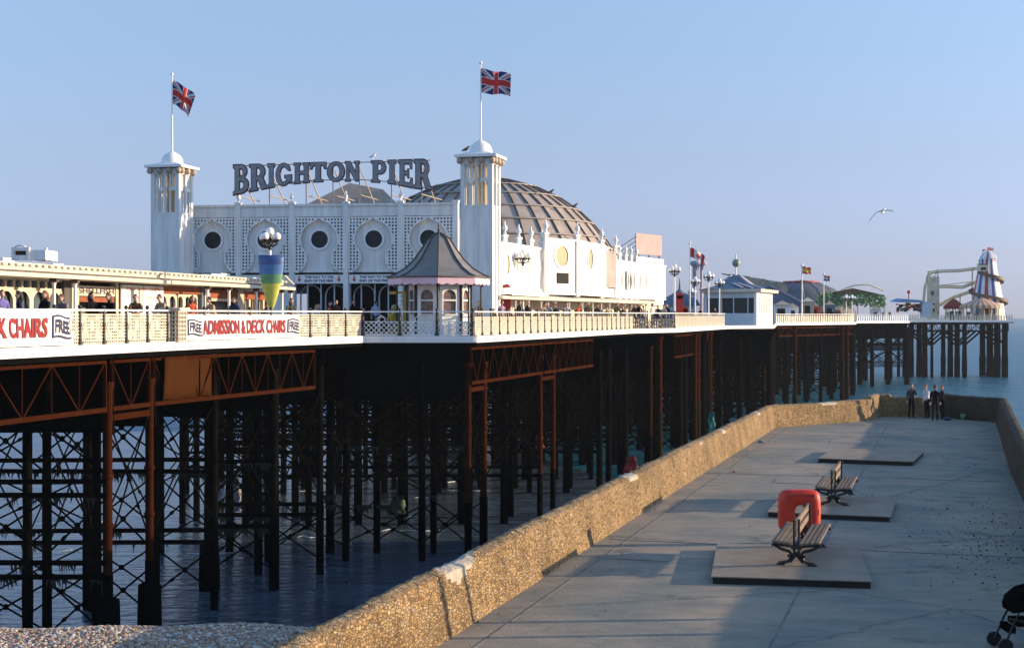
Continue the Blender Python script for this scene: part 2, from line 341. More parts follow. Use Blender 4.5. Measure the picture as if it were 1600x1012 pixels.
def wall(pts, hfun, name, label, side=1, th=.5, batter=.16, step=.09, foot=0):
    """flint wall along inner base polyline pts; side=+1 thickens to the left of travel"""
    path = []
    for a, b in zip(pts, pts[1:]):
        n = max(1, int((b - a).length / step))
        for i in range(n): path.append(a.lerp(b, i / n))
    path.append(pts[-1]); nn = len(path)
    mb = MB(); rows = []; s = 0
    for i, p in enumerate(path):
        d = (path[min(i + 4, nn - 1)] - path[max(i - 4, 0)]).normalized(); nrm = Vector((-d.y, d.x)) * side
        if i: s += (p - path[i - 1]).length
        h = hfun(s, p); ring = []
        prof = []
        K = 12
        for k in range(K + 1): prof.append((batter * k / K, h * .97 * k / K))
        prof += [(batter + .05, h), (batter + (th - batter) * .5, h + .03), (th - .05, h + .01), (th + .02, h * .95)]
        for k in range(1, 5): prof.append((th + .05, h * .95 + (-2.4 - h) * k / 4 if foot == 0 else h * .95 * (1 - k / 4)))
        for q, (u, z) in enumerate(prof):
            pp = Vector((p.x + nrm.x * u, p.y + nrm.y * u, GZ + z))
            if q: 
                nz = noise.noise(pp * 4.5) * .024 + noise.noise(pp * 11) * .022 + noise.noise(pp * .7) * .02
                if q > K - 1: pp.z += nz * 1.0
                else: pp.x -= nrm.x * nz; pp.y -= nrm.y * nz
            ring.append(pp)
        rows.append(ring)
    m = len(rows[0]); vs = [v for r in rows for v in r]; fs = []; ms = []
    for i in range(nn - 1):
        for k in range(m - 1):
            fs.append((i * m + k, i * m + k + 1, (i + 1) * m + k + 1, (i + 1) * m + k)); q = vs[i * m + k]
            t = 0
            if K - 1 <= k <= K + 3 and noise.noise(Vector((q.x, q.y, 0)) * .55) > .46: t = 1
            ms.append(t)
    b0 = len(mb.v); mb.v += [tuple(v) for v in vs]; mb.f += fs; mb.mi += ms; mb.smooth += [False] * len(fs)
    n0 = len(fs); mb.f += [tuple(range(m))[::-1], tuple((nn - 1) * m + k for k in range(m))]; mb.mi += [0, 0]; mb.smooth += [False, False]
    if side < 0: mb.f = [f[::-1] for f in mb.f]
    return mb, label, name
def hl(s, p): return .96 + .05 * noise.noise(Vector((s * .35, 3, 0))) + (.12 if 69 < p.y < 72 and p.x < XZ(1400, 70) else 0)
mb, l, nme = wall(inner[:7], hl, 'flint_wall', '')
# white mortar patch drooping over the near part of the wall
for i, f in enumerate(mb.f[:-2]):
    v = Vector(mb.v[f[0]]); px = 800 + v.x / v.y * F; py = H + (EYE - v.z) / v.y * F
    if 684 < px < 741 and py < 902 - (px - 684) * .46 + 26 * math.sin(max(0, (px - 690)) / 50 * 3.1) and v.y > 22 and v.z > GZ + .3: mb.mi[i] = 1
o = mb.build('flint_wall', [FL, MORT]); tag(o, 'long golden sunlit flint wall edging the left side of the stone arm', 'wall')
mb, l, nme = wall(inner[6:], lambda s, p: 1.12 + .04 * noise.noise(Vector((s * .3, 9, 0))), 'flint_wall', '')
DFL = flint(); DFL.name = 'shade_darkened_flint'  # flint copy darkened to put the wall's shade into its colour
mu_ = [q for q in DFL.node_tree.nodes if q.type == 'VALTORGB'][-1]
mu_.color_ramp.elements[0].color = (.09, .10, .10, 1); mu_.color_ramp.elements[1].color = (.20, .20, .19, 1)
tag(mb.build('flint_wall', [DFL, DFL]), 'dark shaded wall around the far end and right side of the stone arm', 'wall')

# concrete pads
PADS = [((1111, 912), (1364, 920), 3.9, .14), ((1198, 807.5), (1392, 815.5), 3.6, .13), ((1277, 722.5), (1427, 728), 4.0, .15)]
padm = mat('pad_concrete', (.27, .205, .145), .85, var=.25, scale=1.5, bump=.3, bscale=30)
padlab = ('nearest low concrete plinth, carrying the front bench', 'middle low concrete plinth with the farther bench on it', 'farthest low concrete plinth, empty, behind both benches')
padinfo = []
for (a, b, L, h), lab in zip(PADS, padlab):
    Da = 4.9 * F / (a[1] - H); Db = 4.9 * F / (b[1] - H)
    A = Vector((XZ(a[0], Da), Da)); B = Vector((XZ(b[0], Db), Db)); u = (B - A); w = u.length; u.normalize(); v = Vector((-u.y, u.x))
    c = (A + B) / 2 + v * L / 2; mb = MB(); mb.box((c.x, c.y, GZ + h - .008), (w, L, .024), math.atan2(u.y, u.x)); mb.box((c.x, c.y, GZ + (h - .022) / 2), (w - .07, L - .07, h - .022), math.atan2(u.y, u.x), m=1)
    o = mb.build('concrete_plinth', [padm, mat('plinth_side_shade', (.02, .018, .015), .9, var=.4)], loc=(c.x, c.y, GZ)); tag(o, lab, 'plinth', 'concrete plinths on the stone arm')  # sides below the slab coloured near black to paint in their shade
    mod = o.modifiers.new('b', 'BEVEL'); mod.width = .004; mod.segments = 2
    padinfo.append((A, u, v, w, L, h, math.atan2(u.y, u.x)))

# ------------------------------------------------------------ benches
def make_bench(label):
    root = thing('park_bench', (0, 0, 0), label, 'bench', 'double sided benches on the plinths')
    Lb = 2.7
    for s in (-1, 1):                                        # seats, either side of the common back
        mb = MB()
        for k in range(4): mb.box((s * (.11 + .10 * k), 0, .425 + .012 * k), (.08, Lb, .035), tilt=('Y', -s * .08))
        mb.build('seat', M['wood'], root)
    mb = MB()
    for z, x in ((.62, .0), (.82, .0)): mb.box((x, 0, z), (.04, Lb, .12))
    mb.build('backrest', M['wood'], root)
    for e in (-1, 1):                                         # cast iron end frames
        mb = MB(); y = e * (Lb / 2 - .16)
        mb.box((-.045, y, .58), (.04, .06, .62)); mb.box((.045, y, .58), (.04, .06, .62))
        for s in (-1, 1):
            mb.tube([(s * .05, y, .36), (s * .2, y, .38), (s * .42, y, .40), (s * .47, y, .37)], [.035, .03, .03, .03], 6)
            mb.tube([(s * .42, y, .38), (s * .30, y, .31), (s * .13, y, .26), (s * .07, y, .18), (s * .16, y, .07), (s * .34, y, .03)], [.028, .03, .034, .036, .036, .034], 6)
            mb.tube([(s * .05, y, .3), (s * .02, y, .18), (s * .12, y, .06)], .03, 5)
            mb.box((s * .3, y, .015), (.16, .09, .03))
        mb.tube([(-.17, y, .17), (0, y, .24), (.17, y, .17)], .028, 5)
        mb.box((0, y, .36), (.2, .055, .1))
        mb.build('end_frame', M['post'], root)
    return root
b1 = make_bench('nearest slatted double bench, in front of the orange lifebuoy housing')
b1.location = (XZ(1243, 27.2) + .4, 27.2 + 1.3, GZ + .145); b1.rotation_euler.z = -R(16.9)
b2 = copy_tree(b1); tag(b2, 'farther slatted double bench, behind the orange lifebuoy housing')
b2.location = (XZ(1303, 36.2) + .35, 36.2 + 1.2, GZ + .135)

# lifebuoy housing: rounded square shell with an oval opening, on a post
D0 = 30.9; cx = XZ(1249.5, D0); root = thing('lifebuoy_housing', (cx, D0, GZ), 'orange red rounded lifebuoy housing behind the near bench', 'lifebuoy')
hz = EYE - (800 - H) / F * D0 + .02; w = .455; hh = .475
orm = mat('orange_plastic', (.60, .032, .008), .5, var=.25, scale=5)
def rsq(t, a, b, p=4.2):
    c, s = math.cos(t), math.sin(t); return (math.copysign(abs(c) ** (2 / p) * a, c), math.copysign(abs(s) ** (2 / p) * b, s))
mb = MB(); N = 48; rings = []
for (a, b, p, y) in ((.12, .155, 2, -.10), (.16, .2, 2.1, -.13), (w - .10, hh - .10, 3.4, -.13), (w - .02, hh - .02, 4.6, -.09), (w, hh, 5, -.02), (w, hh, 5, .1), (.12, .155, 2, .1), (.12, .155, 2, -.10)):
    rings.append([(cx + rsq(2 * math.pi * k / N, a, b, p)[0], D0 + y, hz + rsq(2 * math.pi * k / N, a, b, p)[1]) for k in range(N)])
vs = [v for r in rings for v in r]
mb.add(vs, [(i * N + k, (i + 1) * N + k, (i + 1) * N + (k + 1) % N, i * N + (k + 1) % N) for i in range(len(rings) - 1) for k in range(N)], sm=True)
mb.build('shell', orm, root)
mb = MB(); mb.tube([(cx + .27 * math.cos(t), D0 + .0, hz + .31 * math.sin(t)) for t in [2 * math.pi * i / 24 for i in range(25)]], .035, 8, 0)
mb.build('ring', mat('buoy_white', (.7, .68, .65), .6), root)
mb = MB(); mb.beam((cx - .30, D0 - .132, hz + .36), (cx + .30, D0 - .132, hz + .36), .03, .06); mb.box((cx - .38, D0 - .10, hz), (.03, .04, .12)); mb.box((cx + .38, D0 - .10, hz), (.03, .04, .12)); mb.build('catch', mat('dull_red', (.45, .03, .01), .5), root)
mb = MB(); mb.tube([(cx - .13, D0 + .15, GZ), (cx - .13, D0 + .15, hz + .3)], .035, 8); mb.tube([(cx + .25, D0 + .15, GZ), (cx + .25, D0 + .15, hz + .3)], .035, 8)
mb.box((cx + .06, D0 + .15, GZ + .01), (.6, .2, .03)); mb.build('post', M['post'], root)

# debris on the arm
mb = MB()
for k in range(650):
    t = random.gauss(0, 1)
    px = random.gauss(1545, 55); py = random.gauss(835, 38)
    if px > 1640 or py < 760 or py > 990: continue
    D = 4.9 * F / (py - H); pebble(mb, (XZ(px, D), D, GZ + .01), random.choice((.008, .012, .016, .024)), random.choice((0, 3, 1)))
for k in range(260):
    off = random.uniform(-7.2, 2); D = random.uniform(19, 64)
    if random.random() < .6: off = random.choice((-7.3, 1.9)) + random.gauss(0, .2)
    g = G(off, D); pebble(mb, (g.x, g.y, GZ + .01), random.choice((.010, .015, .022)), random.choice((0, 1, 2)))
tag(mb.build('scattered_stones', [M['weed'], pebm[3], pebm[0]]), kind='stuff')
for (px, py, c, lab, w_) in ((1189, 691, (.12, .22, .35), 'crumpled blue litter bag by the left flint wall', .16), (1203, 692, (.6, .55, .5), 'small white scrap of litter beside the blue bag', .07), (1147, 737, (.5, .12, .08), 'small red and white crushed carton on the paving', .07), (1505, 655, (.12, .25, .1), 'green bucket at the foot of the far dark wall', .28), (1480, 656, (.03, .03, .12), 'dark blue bag beside the standing group', .25)):
    D = 4.88 * F / (py - H); mb = MB(); x = XZ(px, D)
    if 'bucket' in lab: mb.lathe((x, D, GZ + .004), [(.001, 0), (.10, 0), (.14, .28), (.125, .28), (.09, .02), (.001, .02)], 14); mb.tube([(x - .14, D, GZ + .27), (x - .1, D, GZ + .4), (x + .1, D, GZ + .4), (x + .14, D, GZ + .27)], .008, 4)
    else:
        v, f = ico(); mb.add([Vector((x, D, GZ + w_ * .35)) + Vector((q.x * w_ * (1 + .3 * noise.noise(q * 3)), q.y * w_ * .7, q.z * w_ * .4 * (1 + .5 * noise.noise(q * 5)))) for q in v], f)
    nm = 'bucket' if 'bucket' in lab else 'litter' if 'litter' in lab else 'carton' if 'carton' in lab else 'bag'
    tag(mb.build(nm, mat('litter_%d' % px, c, .6)), lab, nm)
# two steel posts on the right wall, outside the frame, whose long shadows cross the paving
for D, lab in ((23.6, 'upright steel post on the right hand wall, the farther one'), (22.5, 'upright steel post on the right hand wall, the nearer one')):
    g = G(2.75, D); mb = MB(); mb.box((g.x, g.y, GZ + 1.5), (.13, .13, 3.0)); mb.box((g.x, g.y, GZ + 3.02), (.18, .18, .05)); tag(mb.build('steel_post', M['post']), lab, 'post', 'posts on the right wall')
# folded pushchair at the right edge
D0 = 20.9; cx = XZ(1612, D0); zc = GZ
root = thing('pushchair', (cx, D0, GZ), 'black pushchair cut off by the bottom right corner of the picture', 'pushchair')
mb = MB(); mb.tube([(cx - .42, D0 - .1, zc + .12), (cx - .28, D0 - .1, zc + .45), (cx - .1, D0 - .05, zc + .8), (cx + .3, D0, zc + 1.0)], .018, 6); mb.tube([(cx + .35, D0 - .1, zc + .12), (cx - .1, D0 - .1, zc + .45), (cx - .36, D0 - .1, zc + .5)], .018, 6)
mb.tube([(cx - .42, D0 + .35, zc + .12), (cx - .28, D0 + .35, zc + .45), (cx - .1, D0 + .3, zc + .8), (cx + .3, D0 + .3, zc + 1.0)], .018, 6); mb.tube([(cx + .3, D0, zc + 1.0), (cx + .3, D0 + .3, zc + 1.0)], .02, 6)
mb.build('frame', M['post'], root)
mb = MB(); mb.box((cx + .02, D0 + .13, zc + .42), (.5, .42, .08)); mb.box((cx + .2, D0 + .13, zc + .62), (.08, .42, .45), tilt=('Y', .35)); mb.box((cx - .3, D0 + .13, zc + .33), (.1, .4, .1)); mb.build('seat', M['weed'], root)
mb = MB(); pts = [(-.3, .58), (-.31, .66), (-.27, .78), (-.12, .90), (.1, .96), (.28, .9), (.3, .6), (0, .62)]
for k in range(2): pass
n = len(pts); mb.add([(cx + x, D0 - .1, zc + z) for x, z in pts] + [(cx + x, D0 + .36, zc + z) for x, z in pts], [tuple(range(n))[::-1], tuple(range(n, 2 * n))] + [(i, (i + 1) % n, n + (i + 1) % n, n + i) for i in range(n)]); mb.build('hood', M['weed'], root)
for x, y in ((-.42, -.12), (-.42, .38), (.33, -.12), (.33, .38)):
    mb = MB(); mb.tube([(cx + x, D0 + y - .02, zc + .11), (cx + x, D0 + y + .02, zc + .11)], .11, 14); mb.build('wheel', M['post'], root)

# ------------------------------------------------------------ pier: decks, columns, girders
A = {k: Vector((XZ(p, d), d)) for k, (p, d) in dict(a2=(567, 64), a3=(740, 64), a4=(990, 98), a5=(1055, 103), a6=(1133, 130), a7=(1207, 134), a8=(1212, 176), a9=(1335, 195), a10=(1338, 226), a11=(1420, 232), a12=(1420, 261), a13=(1583, 263)).items()}
am = Vector((-16.9, 30)); a0 = Vector((-14.4, 40)); a1 = Vector((-11.3, 52.4))
near_edge = [am, a0, a1, A['a2'], A['a3'], A['a4'], A['a5']]
mid_edge = [A['a5'], A['a6'], A['a7'], A['a8'], A['a9']]
head_edge = [A['a9'], A['a10'], A['a11'], A['a12'], A['a13']]
near_back = [Vector((-20, 112)), Vector((-22.5, 100)), Vector((-21, 64)), Vector((-22.5, 30))]
mid_back = [Vector((24, 208)), Vector((-2, 160)), Vector((-20, 112))]
head_back = [Vector((95, 280)), Vector((86, 290)), Vector((62, 276)), Vector((36, 256)), Vector((24, 208))]
def spans(poly, D):
    xs = []
    for a, b in zip(poly, poly[1:] + poly[:1]):
        if (a.y <= D < b.y) or (b.y <= D < a.y): xs.append(a.x + (D - a.y) / (b.y - a.y) * (b.x - a.x))
    return sorted(xs)
def deck(root, edge, back):
    poly = edge + back; mb = MB()
    mb.prism([(p.x, p.y) for p in poly], 0, 0, zf0=lambda x, y: zd(y) - .42, zf1=lambda x, y: zd(y))
    mb.build('deck', [M['plank']], root)
    fa = MB()
    for a, b in zip(edge, edge[1:]):
        d = (b - a).normalized(); nr = Vector((d.y, -d.x)) * .10
        vs = []
        for p in (a, b):
            for u, z in ((.0, -.26), (1.6, -.27), (1.6, .03), (.0, .03)): vs.append((p.x + nr.x * u, p.y + nr.y * u, zd(p.y) + z))
        fa.add(vs, [(0, 4, 5, 1), (1, 5, 6, 2), (2, 6, 7, 3), (3, 0, 1, 2), (4, 7, 6, 5), (0, 3, 7, 4)])
        vs = [(p.x + nr.x * u, p.y + nr.y * u, zd(p.y) + z) for p in (a, b) for u, z in ((.2, -.44), (1.1, -.44), (1.1, -.272), (.2, -.272))]
        fa.add(vs, [(0, 4, 5, 1), (1, 5, 6, 2), (2, 6, 7, 3), (0, 3, 7, 4)], 1)
    fa.build('fascia', [M['trim'], M['darkiron']], root)
def girder(a, b, za, zb, z0, z1, n, w=.10, diag='W', mt=None):
    """lattice girder between plan points a,b: top chord z0 below deck, bottom chord z1 below deck"""
    g = MB(); a3 = Vector((a.x, a.y, za)); b3 = Vector((b.x, b.y, zb)); dn = Vector((0, 0, -1))
    T = lambda t: a3.lerp(b3, t) + dn * z0
    B = lambda t: a3.lerp(b3, t) + dn * z1
    g.beam(T(0), T(1), w * 1.2, w * 1.2); g.beam(B(0), B(1), w * 1.5, w * 1.5)
    g.beam(T(0), B(0), w, w); g.beam(T(1), B(1), w, w)
    for k in range(n):
        t0, tm, t1 = k / n, (k + .5) / n, (k + 1) / n
        g.beam(T(t0), B(tm), w * .55, w * .4); g.beam(B(tm), T(t1), w * .55, w * .4)
        g.beam(T(tm), B(tm), w * .4, w * .4)
        if k: g.beam(T(t0), B(t0), w * .35, w * .35)
        for q in (T(t0), B(tm)): g.box(q + Vector((0, -.02, 0)), (w * 2.2, w * .5, w * 1.6), math.atan2((b - a).y, (b - a).x))
    return g
def column(x, y, ztop, zfoot, r=.16, red=0.0, caisson=None):
    c = MB(); zs = zfoot if not red else ztop + (zfoot - ztop) * red
    if red:
        c.lathe((x, y, 0), [(r * .9, zs), (r * .9, zs + 2), (r * .9, ztop - .3), (r * 1.25, ztop - .12), (r * 1.25, ztop)], 10, 0)
        for z in (zs + 1.6, zs + 3.2): 
            if z < ztop - 1: c.lathe((x, y, 0), [(r * .92, z - .08), (r * 1.15, z - .06), (r * 1.15, z + .06), (r * .92, z + .08)], 10, 0)
    prof = []; n = 8; zt = zs if red else ztop
    for k in range(n + 1):
        z = zfoot + (zt - zfoot) * k / n; prof.append((r * (1 + .22 * max(0, noise.noise(Vector((x, y, z * .8))))) * (1.12 if k < 4 else 1), z))
    c.lathe((x, y, 0), prof, 10, 1)
    if caisson:
        w, z1 = caisson; c.lathe((x, y, 0), [(w, zfoot), (w * 1.03, (z1 + zfoot) / 2), (w * .95, z1 - .1), (w * .6, z1), (.02, z1)], 10, 1)
    return c
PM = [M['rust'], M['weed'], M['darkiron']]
def brace(p, q, z0, z1, r=.03):
    b = MB(); ua = [(p.x, p.y, z0), (q.x, q.y, z1)]; ub = [(p.x, p.y, z1), (q.x, q.y, z0)]
    o = Vector((0, r * 1.1, 0)); b.tube([Vector(ua[0]) + o, Vector(ua[1]) + o], r, 5, 1, False); b.tube([Vector(ub[0]) - o, Vector(ub[1]) - o], r, 5, 1, False)
    m = (Vector(ua[0]) + Vector(ua[1])) / 2; b.ball(m, r * 3, 6, 1)
    t = Vector(ua[0]).lerp(Vector(ua[1]), .72); dd = (Vector(ua[1]) - Vector(ua[0])).normalized() * .12; b.tube([t - dd, t, t + dd], [r, r * 2.1, r], 5, 1, False)
    return b
def understructure(root, edge, back, Ds, sp, jitter, zlo, red_edge=True, longi=True, reds=None, cais=(), plate=3.25, seed=1, rr=.15, xleft=None, brz=((2.95, 5.3), (5.8, 7.9), (8.4, 10.4)), bmz=(5.3, 5.75, 7.95, 8.4)):
    rnd = random.Random(seed); poly = edge + back; cols = []; braces = []; beams = []; plates = []; rows = []; lastD = None
    for D in Ds:
        xs = spans(poly, D + .01)
        if len(xs) < 2: continue
        xe = xs[-1] - .35; xw = xs[0] + .5
        if xleft is not None and D > 55: xw = max(xw, (xleft - 800) * D / F)
        row = []; x = xe; k = 0
        while x > xw and k < 14:
            row.append(Vector((x, D + (rnd.uniform(-.1, .1) if k else 0)))); x -= sp * rnd.uniform(1 - jitter, 1 + jitter) * (.8 if k == 0 else 1); k += 1
        rows.append(row); zt = zd(D) - 1.2
        for k, p in enumerate(row):
            r_ = rr * rnd.uniform(.9, 1.25)
            cs = None
            if rnd.random() < .22 and D < 60: cs = (.42, 2.0 + rnd.uniform(-.4, .4))
            if k == 0 and D in cais: cs = (.42, 1.9)
            cols.append(((p.y, abs(k)), column(p.x, p.y, zt, -1.2, r_, .62 if (k == 0 and red_edge and (reds is None or D in reds)) else 0, cs)))
        if len(row) < 2: continue
        pl = MB(); pl.box(((row[0].x + row[-1].x) / 2, D + .25, zd(D) - .42 - (plate - .45 - .42) / 2 - .0), (row[0].x - row[-1].x + .3, .09, plate - .45 - .42), m=2)
        pl.box(((row[0].x + row[-1].x) / 2, D + .25, zd(D) - plate + .42), (row[0].x - row[-1].x + .3, .3, .08), m=2)
        plates.append((D, pl))
        if lastD is not None and D - lastD < 3.3: bm_list = ()
        else: bm_list = bmz
        lastD = D
        for i, z in enumerate(bm_list):
            bm_ = MB(); zz = EYE - z
            for q in (-.0,): bm_.beam((row[0].x, D - .12, zz), (row[-1].x, D - .12, zz + rnd.uniform(-.05, .05)), .11, .16, 1)
            beams.append((D, bm_))
        for a, b in zip(row, row[1:]):
            for (u, v) in (brz if D < 70 or D > 105 else brz[:2]):
                braces.append(((a.y + b.y) / 2, brace(a, b, EYE - u - rnd.uniform(0, .25), EYE - v + rnd.uniform(0, .3), .032 + .00009 * a.y)))
    if longi:
        for ra, rb in zip(rows, rows[1:]):
            for k in range(0, min(len(ra), len(rb))):
                if (ra[k] - rb[k]).length > 22: continue
                braces.append((ra[k].y + .5, brace(ra[k], rb[k], EYE - 3.2, EYE - 7.6, .028 + .00008 * ra[k].y)))
    for lst, nm in ((cols, 'column'), (braces, 'cross_brace'), (beams, 'beam'), (plates, 'plate_girder')):
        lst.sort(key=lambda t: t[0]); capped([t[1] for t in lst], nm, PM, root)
    return rows

# near section
near = thing('pier', (-10, 64, 0), 'near stretch of the pier under the white theatre, on rusty iron columns', 'pier')
deck(near, near_edge, near_back)
rows_near = understructure(near, near_edge, near_back, [46.3, 49.0, 53.5, 57.5, 61.0, 64.3, 66.5, 76.0, 78.6, 89.5, 92, 97, 100.5], 2.9, .28, 0, cais=(46.3, 49.0), reds=(46.3, 49.0, 64.3, 66.5, 76.0, 78.6, 100.5), seed=3, xleft=235)
def edgept(edge, D):
    for a, b in zip(edge, edge[1:]):
        if min(a.y, b.y) <= D <= max(a.y, b.y) and abs(a.y - b.y) > .5: t = (D - a.y) / (b.y - a.y); return a.lerp(b, t)
def egird(root, edge, D0, D1, n, inset=.32, mt=None, z0=.55, z1=2.1, w=.10):
    a = edgept(edge, D0) + Vector((-inset, 0)); b = edgept(edge, D1) + Vector((-inset, 0))
    g = girder(a, b, zd(D0), zd(D1), z0, z1, n, w); g.build('lattice_girder', mt or M['rust'], root); return a, b
egird(near, near_edge, 34, 46.1, 4); egird(near, near_edge, 46.5, 48.9, 1); egird(near, near_edge, 49.2, 60.5, 6)
egird(near, near_edge, 64.2, 75.8, 7, .2); egird(near, near_edge, 76.1, 78.6, 1, .2); egird(near, near_edge, 78.8, 87.0, 6, .2)
# short cross girders joining the edge column pairs, rusty cover sheet
for (Da, Db) in ((46.3, 49.0), (64.3, 66.5), (76.0, 78.6)):
    e = near_edge
    pa = edgept(e, max(Da, 64.05) if Da > 60 else Da) + Vector((-.35, 0)); pb = edgept(e, Db) + Vector((-.35, 0)); mb = MB()
    mb.beam((pa.x, pa.y, EYE - 3.25), (pb.x, pb.y, EYE - 3.25), .16, .2); mb.build('tie_beam', M['rust'], near)
mb = MB(); e0 = edgept(near_edge, 49.6) + Vector((-.1, -.02)); e1 = edgept(near_edge, 53.0) + Vector((-.1, -.02)); nx = 10; vs = []
for j in range(5):
    for i in range(nx + 1):
        t = i / nx; q = e0.lerp(e1, t + (.04 * (j / 4) * (1 - t)) * -1); wv = .03 * math.sin(i * 2.2 + j * .7)
        vs.append((q.x + wv, q.y - wv, zd(q.y) - .52 - 1.5 * j / 4 + .03 * math.sin(i * 1.7)))
mb.add(vs, [(j * (nx + 1) + i, (j + 1) * (nx + 1) + i, (j + 1) * (nx + 1) + i + 1, j * (nx + 1) + i + 1) for j in range(4) for i in range(nx)], sm=True)
o = mb.build('cover_sheet', mat('rusty_sheet', (.055, .019, .006), .9, spec=.05, var=.4, scale=2, stretch=(3, 3, .5), col2=(.04, .016, .006)), near)
sm_ = o.modifiers.new('s', 'SOLIDIFY'); sm_.thickness = .02
# hanging weed on the beams
mb = MB(); rnd = random.Random(5)
for row in (rows_near[0], rows_near[2], rows_near[3], rows_near[5]):
    for k in range(34):
        a = row[0]; b = row[-1]; t = rnd.random(); x = a.x + (b.x - a.x) * t; z = EYE - rnd.choice((5.75, 5.75, 7.95, 8.4, 8.4)) - .05
        for q in range(rnd.randint(5, 14)):
            dx = rnd.gauss(0, .16); L = rnd.uniform(.1, .5); w = rnd.uniform(.02, .05); y = a.y - .12 + rnd.gauss(0, .03)
            mb.add([(x + dx - w, y, z), (x + dx + w, y, z + .02), (x + dx + rnd.gauss(0, .08), y + .03, z - L), (x + dx, y + .05, z)], [(0, 1, 2), (1, 3, 2), (3, 0, 2)])
tag(mb.build('hanging_seaweed', mat('seaweed', (.016, .020, .010), .8, var=.5), near), kind='stuff')
# mid section
mid = thing('pier', (30, 160, 0), 'middle stretch of the pier on dense dark piles behind the low pavilion', 'pier')
deck(mid, mid_edge, mid_back)
understructure(mid, mid_edge, mid_back, [107, 109, 119, 121, 129, 131.5, 136, 145, 147, 158, 160, 170, 175, 179, 187, 193.5], 3.0, .2, 0, seed=9, rr=.24, reds=(), plate=4.3)
head_rows = None
egird(mid, mid_edge, 103.6, 112.5, 6, .2); egird(mid, mid_edge, 112.8, 116, 2, .2)
a = A['a8'] + Vector((.3, .5)); b = A['a9'] + Vector((-.3, .3)); girder(a, b, zd(a.y), zd(b.y), .6, 1.6, 12, .16).build('lattice_girder', M['rust'], mid)
for (px, D, zb) in ((1030, 99.5, 0), (1085, 112.5, 0), (1090, 114.6, 0), (1103, 121, 0), (1109, 123, 0), (1170, 137.2, 0), (1193, 137.4, 0), (1242, 176.5, 0), (1316, 191, 0), (1323, 192.5, 0)):
    c = column(XZ(px, D), D, zd(D) - .5, -1, .17 + .0006 * D, .5 if D < 130 else .4); c.build('column', [M['rust'], mat('lit_weedy_iron', (.022, .015, .007), .9, spec=.05, var=.5)], mid if D > 100 else near)  # weedy iron lightened to paint the sun on these edge columns
mb = MB(); mb.beam(P(1170, 530, 137), P(1193, 530, 137.2), .3, .35); mb.build('tie_beam', M['rust'], mid)
# head section
head = thing('pier', (80, 262, 0), 'farthest stretch of the pier carrying the fairground rides', 'pier')
deck(head, head_edge, head_back)
understructure(head, [A['a9'], A['a10'], A['a11'], A['a12'] + Vector((0, 0))], [Vector((62, 284)), Vector((50, 258)), Vector((36, 240)), Vector((24, 208))], [203, 213, 223, 228, 236, 244, 252, 261.0], 4.2, .15, 0, seed=12, rr=.3, reds=(), bmz=(4.6, 5.3, 8.0), brz=((2.6, 5), (5.2, 8.4)))
hx = [XZ(p, 264.5) for p in (1421, 1443, 1456, 1507, 1570)]
cols = []; ws = [.26, .26, .26, .42, .55]
for j, Dd in enumerate((264.5, 267.5, 270.5)):
    for i, x in enumerate(hx):
        cols.append(column(x + (-.35 * j if i > 2 else -.2 * j), Dd, zd(Dd) - .5, -1, ws[i], 0))
        if i > 2: cols.append(column(x - 1.2 - .35 * j, Dd + .8, zd(Dd) - .5, -1, ws[i], 0))
capped(cols, 'column', [M['rust'], M['darkiron']], head)
a = Vector((hx[0], 264.2)); b = Vector((hx[4] + .5, 264.2)); girder(a, b, zd(264), zd(264), .6, 1.95, 9, .2).build('lattice_girder', M['rust'], head)
for j in (268.5,):
    girder(Vector((hx[0], j)), Vector((hx[4], j)), zd(264), zd(264), .6, 1.95, 9, .2).build('lattice_girder', M['darkiron'], head)
for i in range(2, 5):
    for s in (-1, 1):
        if i == 4 and s > 0: continue
        mb = MB(); x = hx[i]
        for Dd in (264.3, 267.3, 270.3): mb.beam((x, Dd, EYE - 5.0), (x + s * 3.0, Dd, EYE - 2.4), .3, .3)
        mb.build('strut', M['darkiron'], head)
for i in (0, 1):
    mb = MB(); mb.beam((hx[i], 264.2, EYE - 2.5), (hx[i + 1] if i else hx[2], 264.2, EYE - 5.3), .2, .2); mb.build('strut', M['rust'], head)

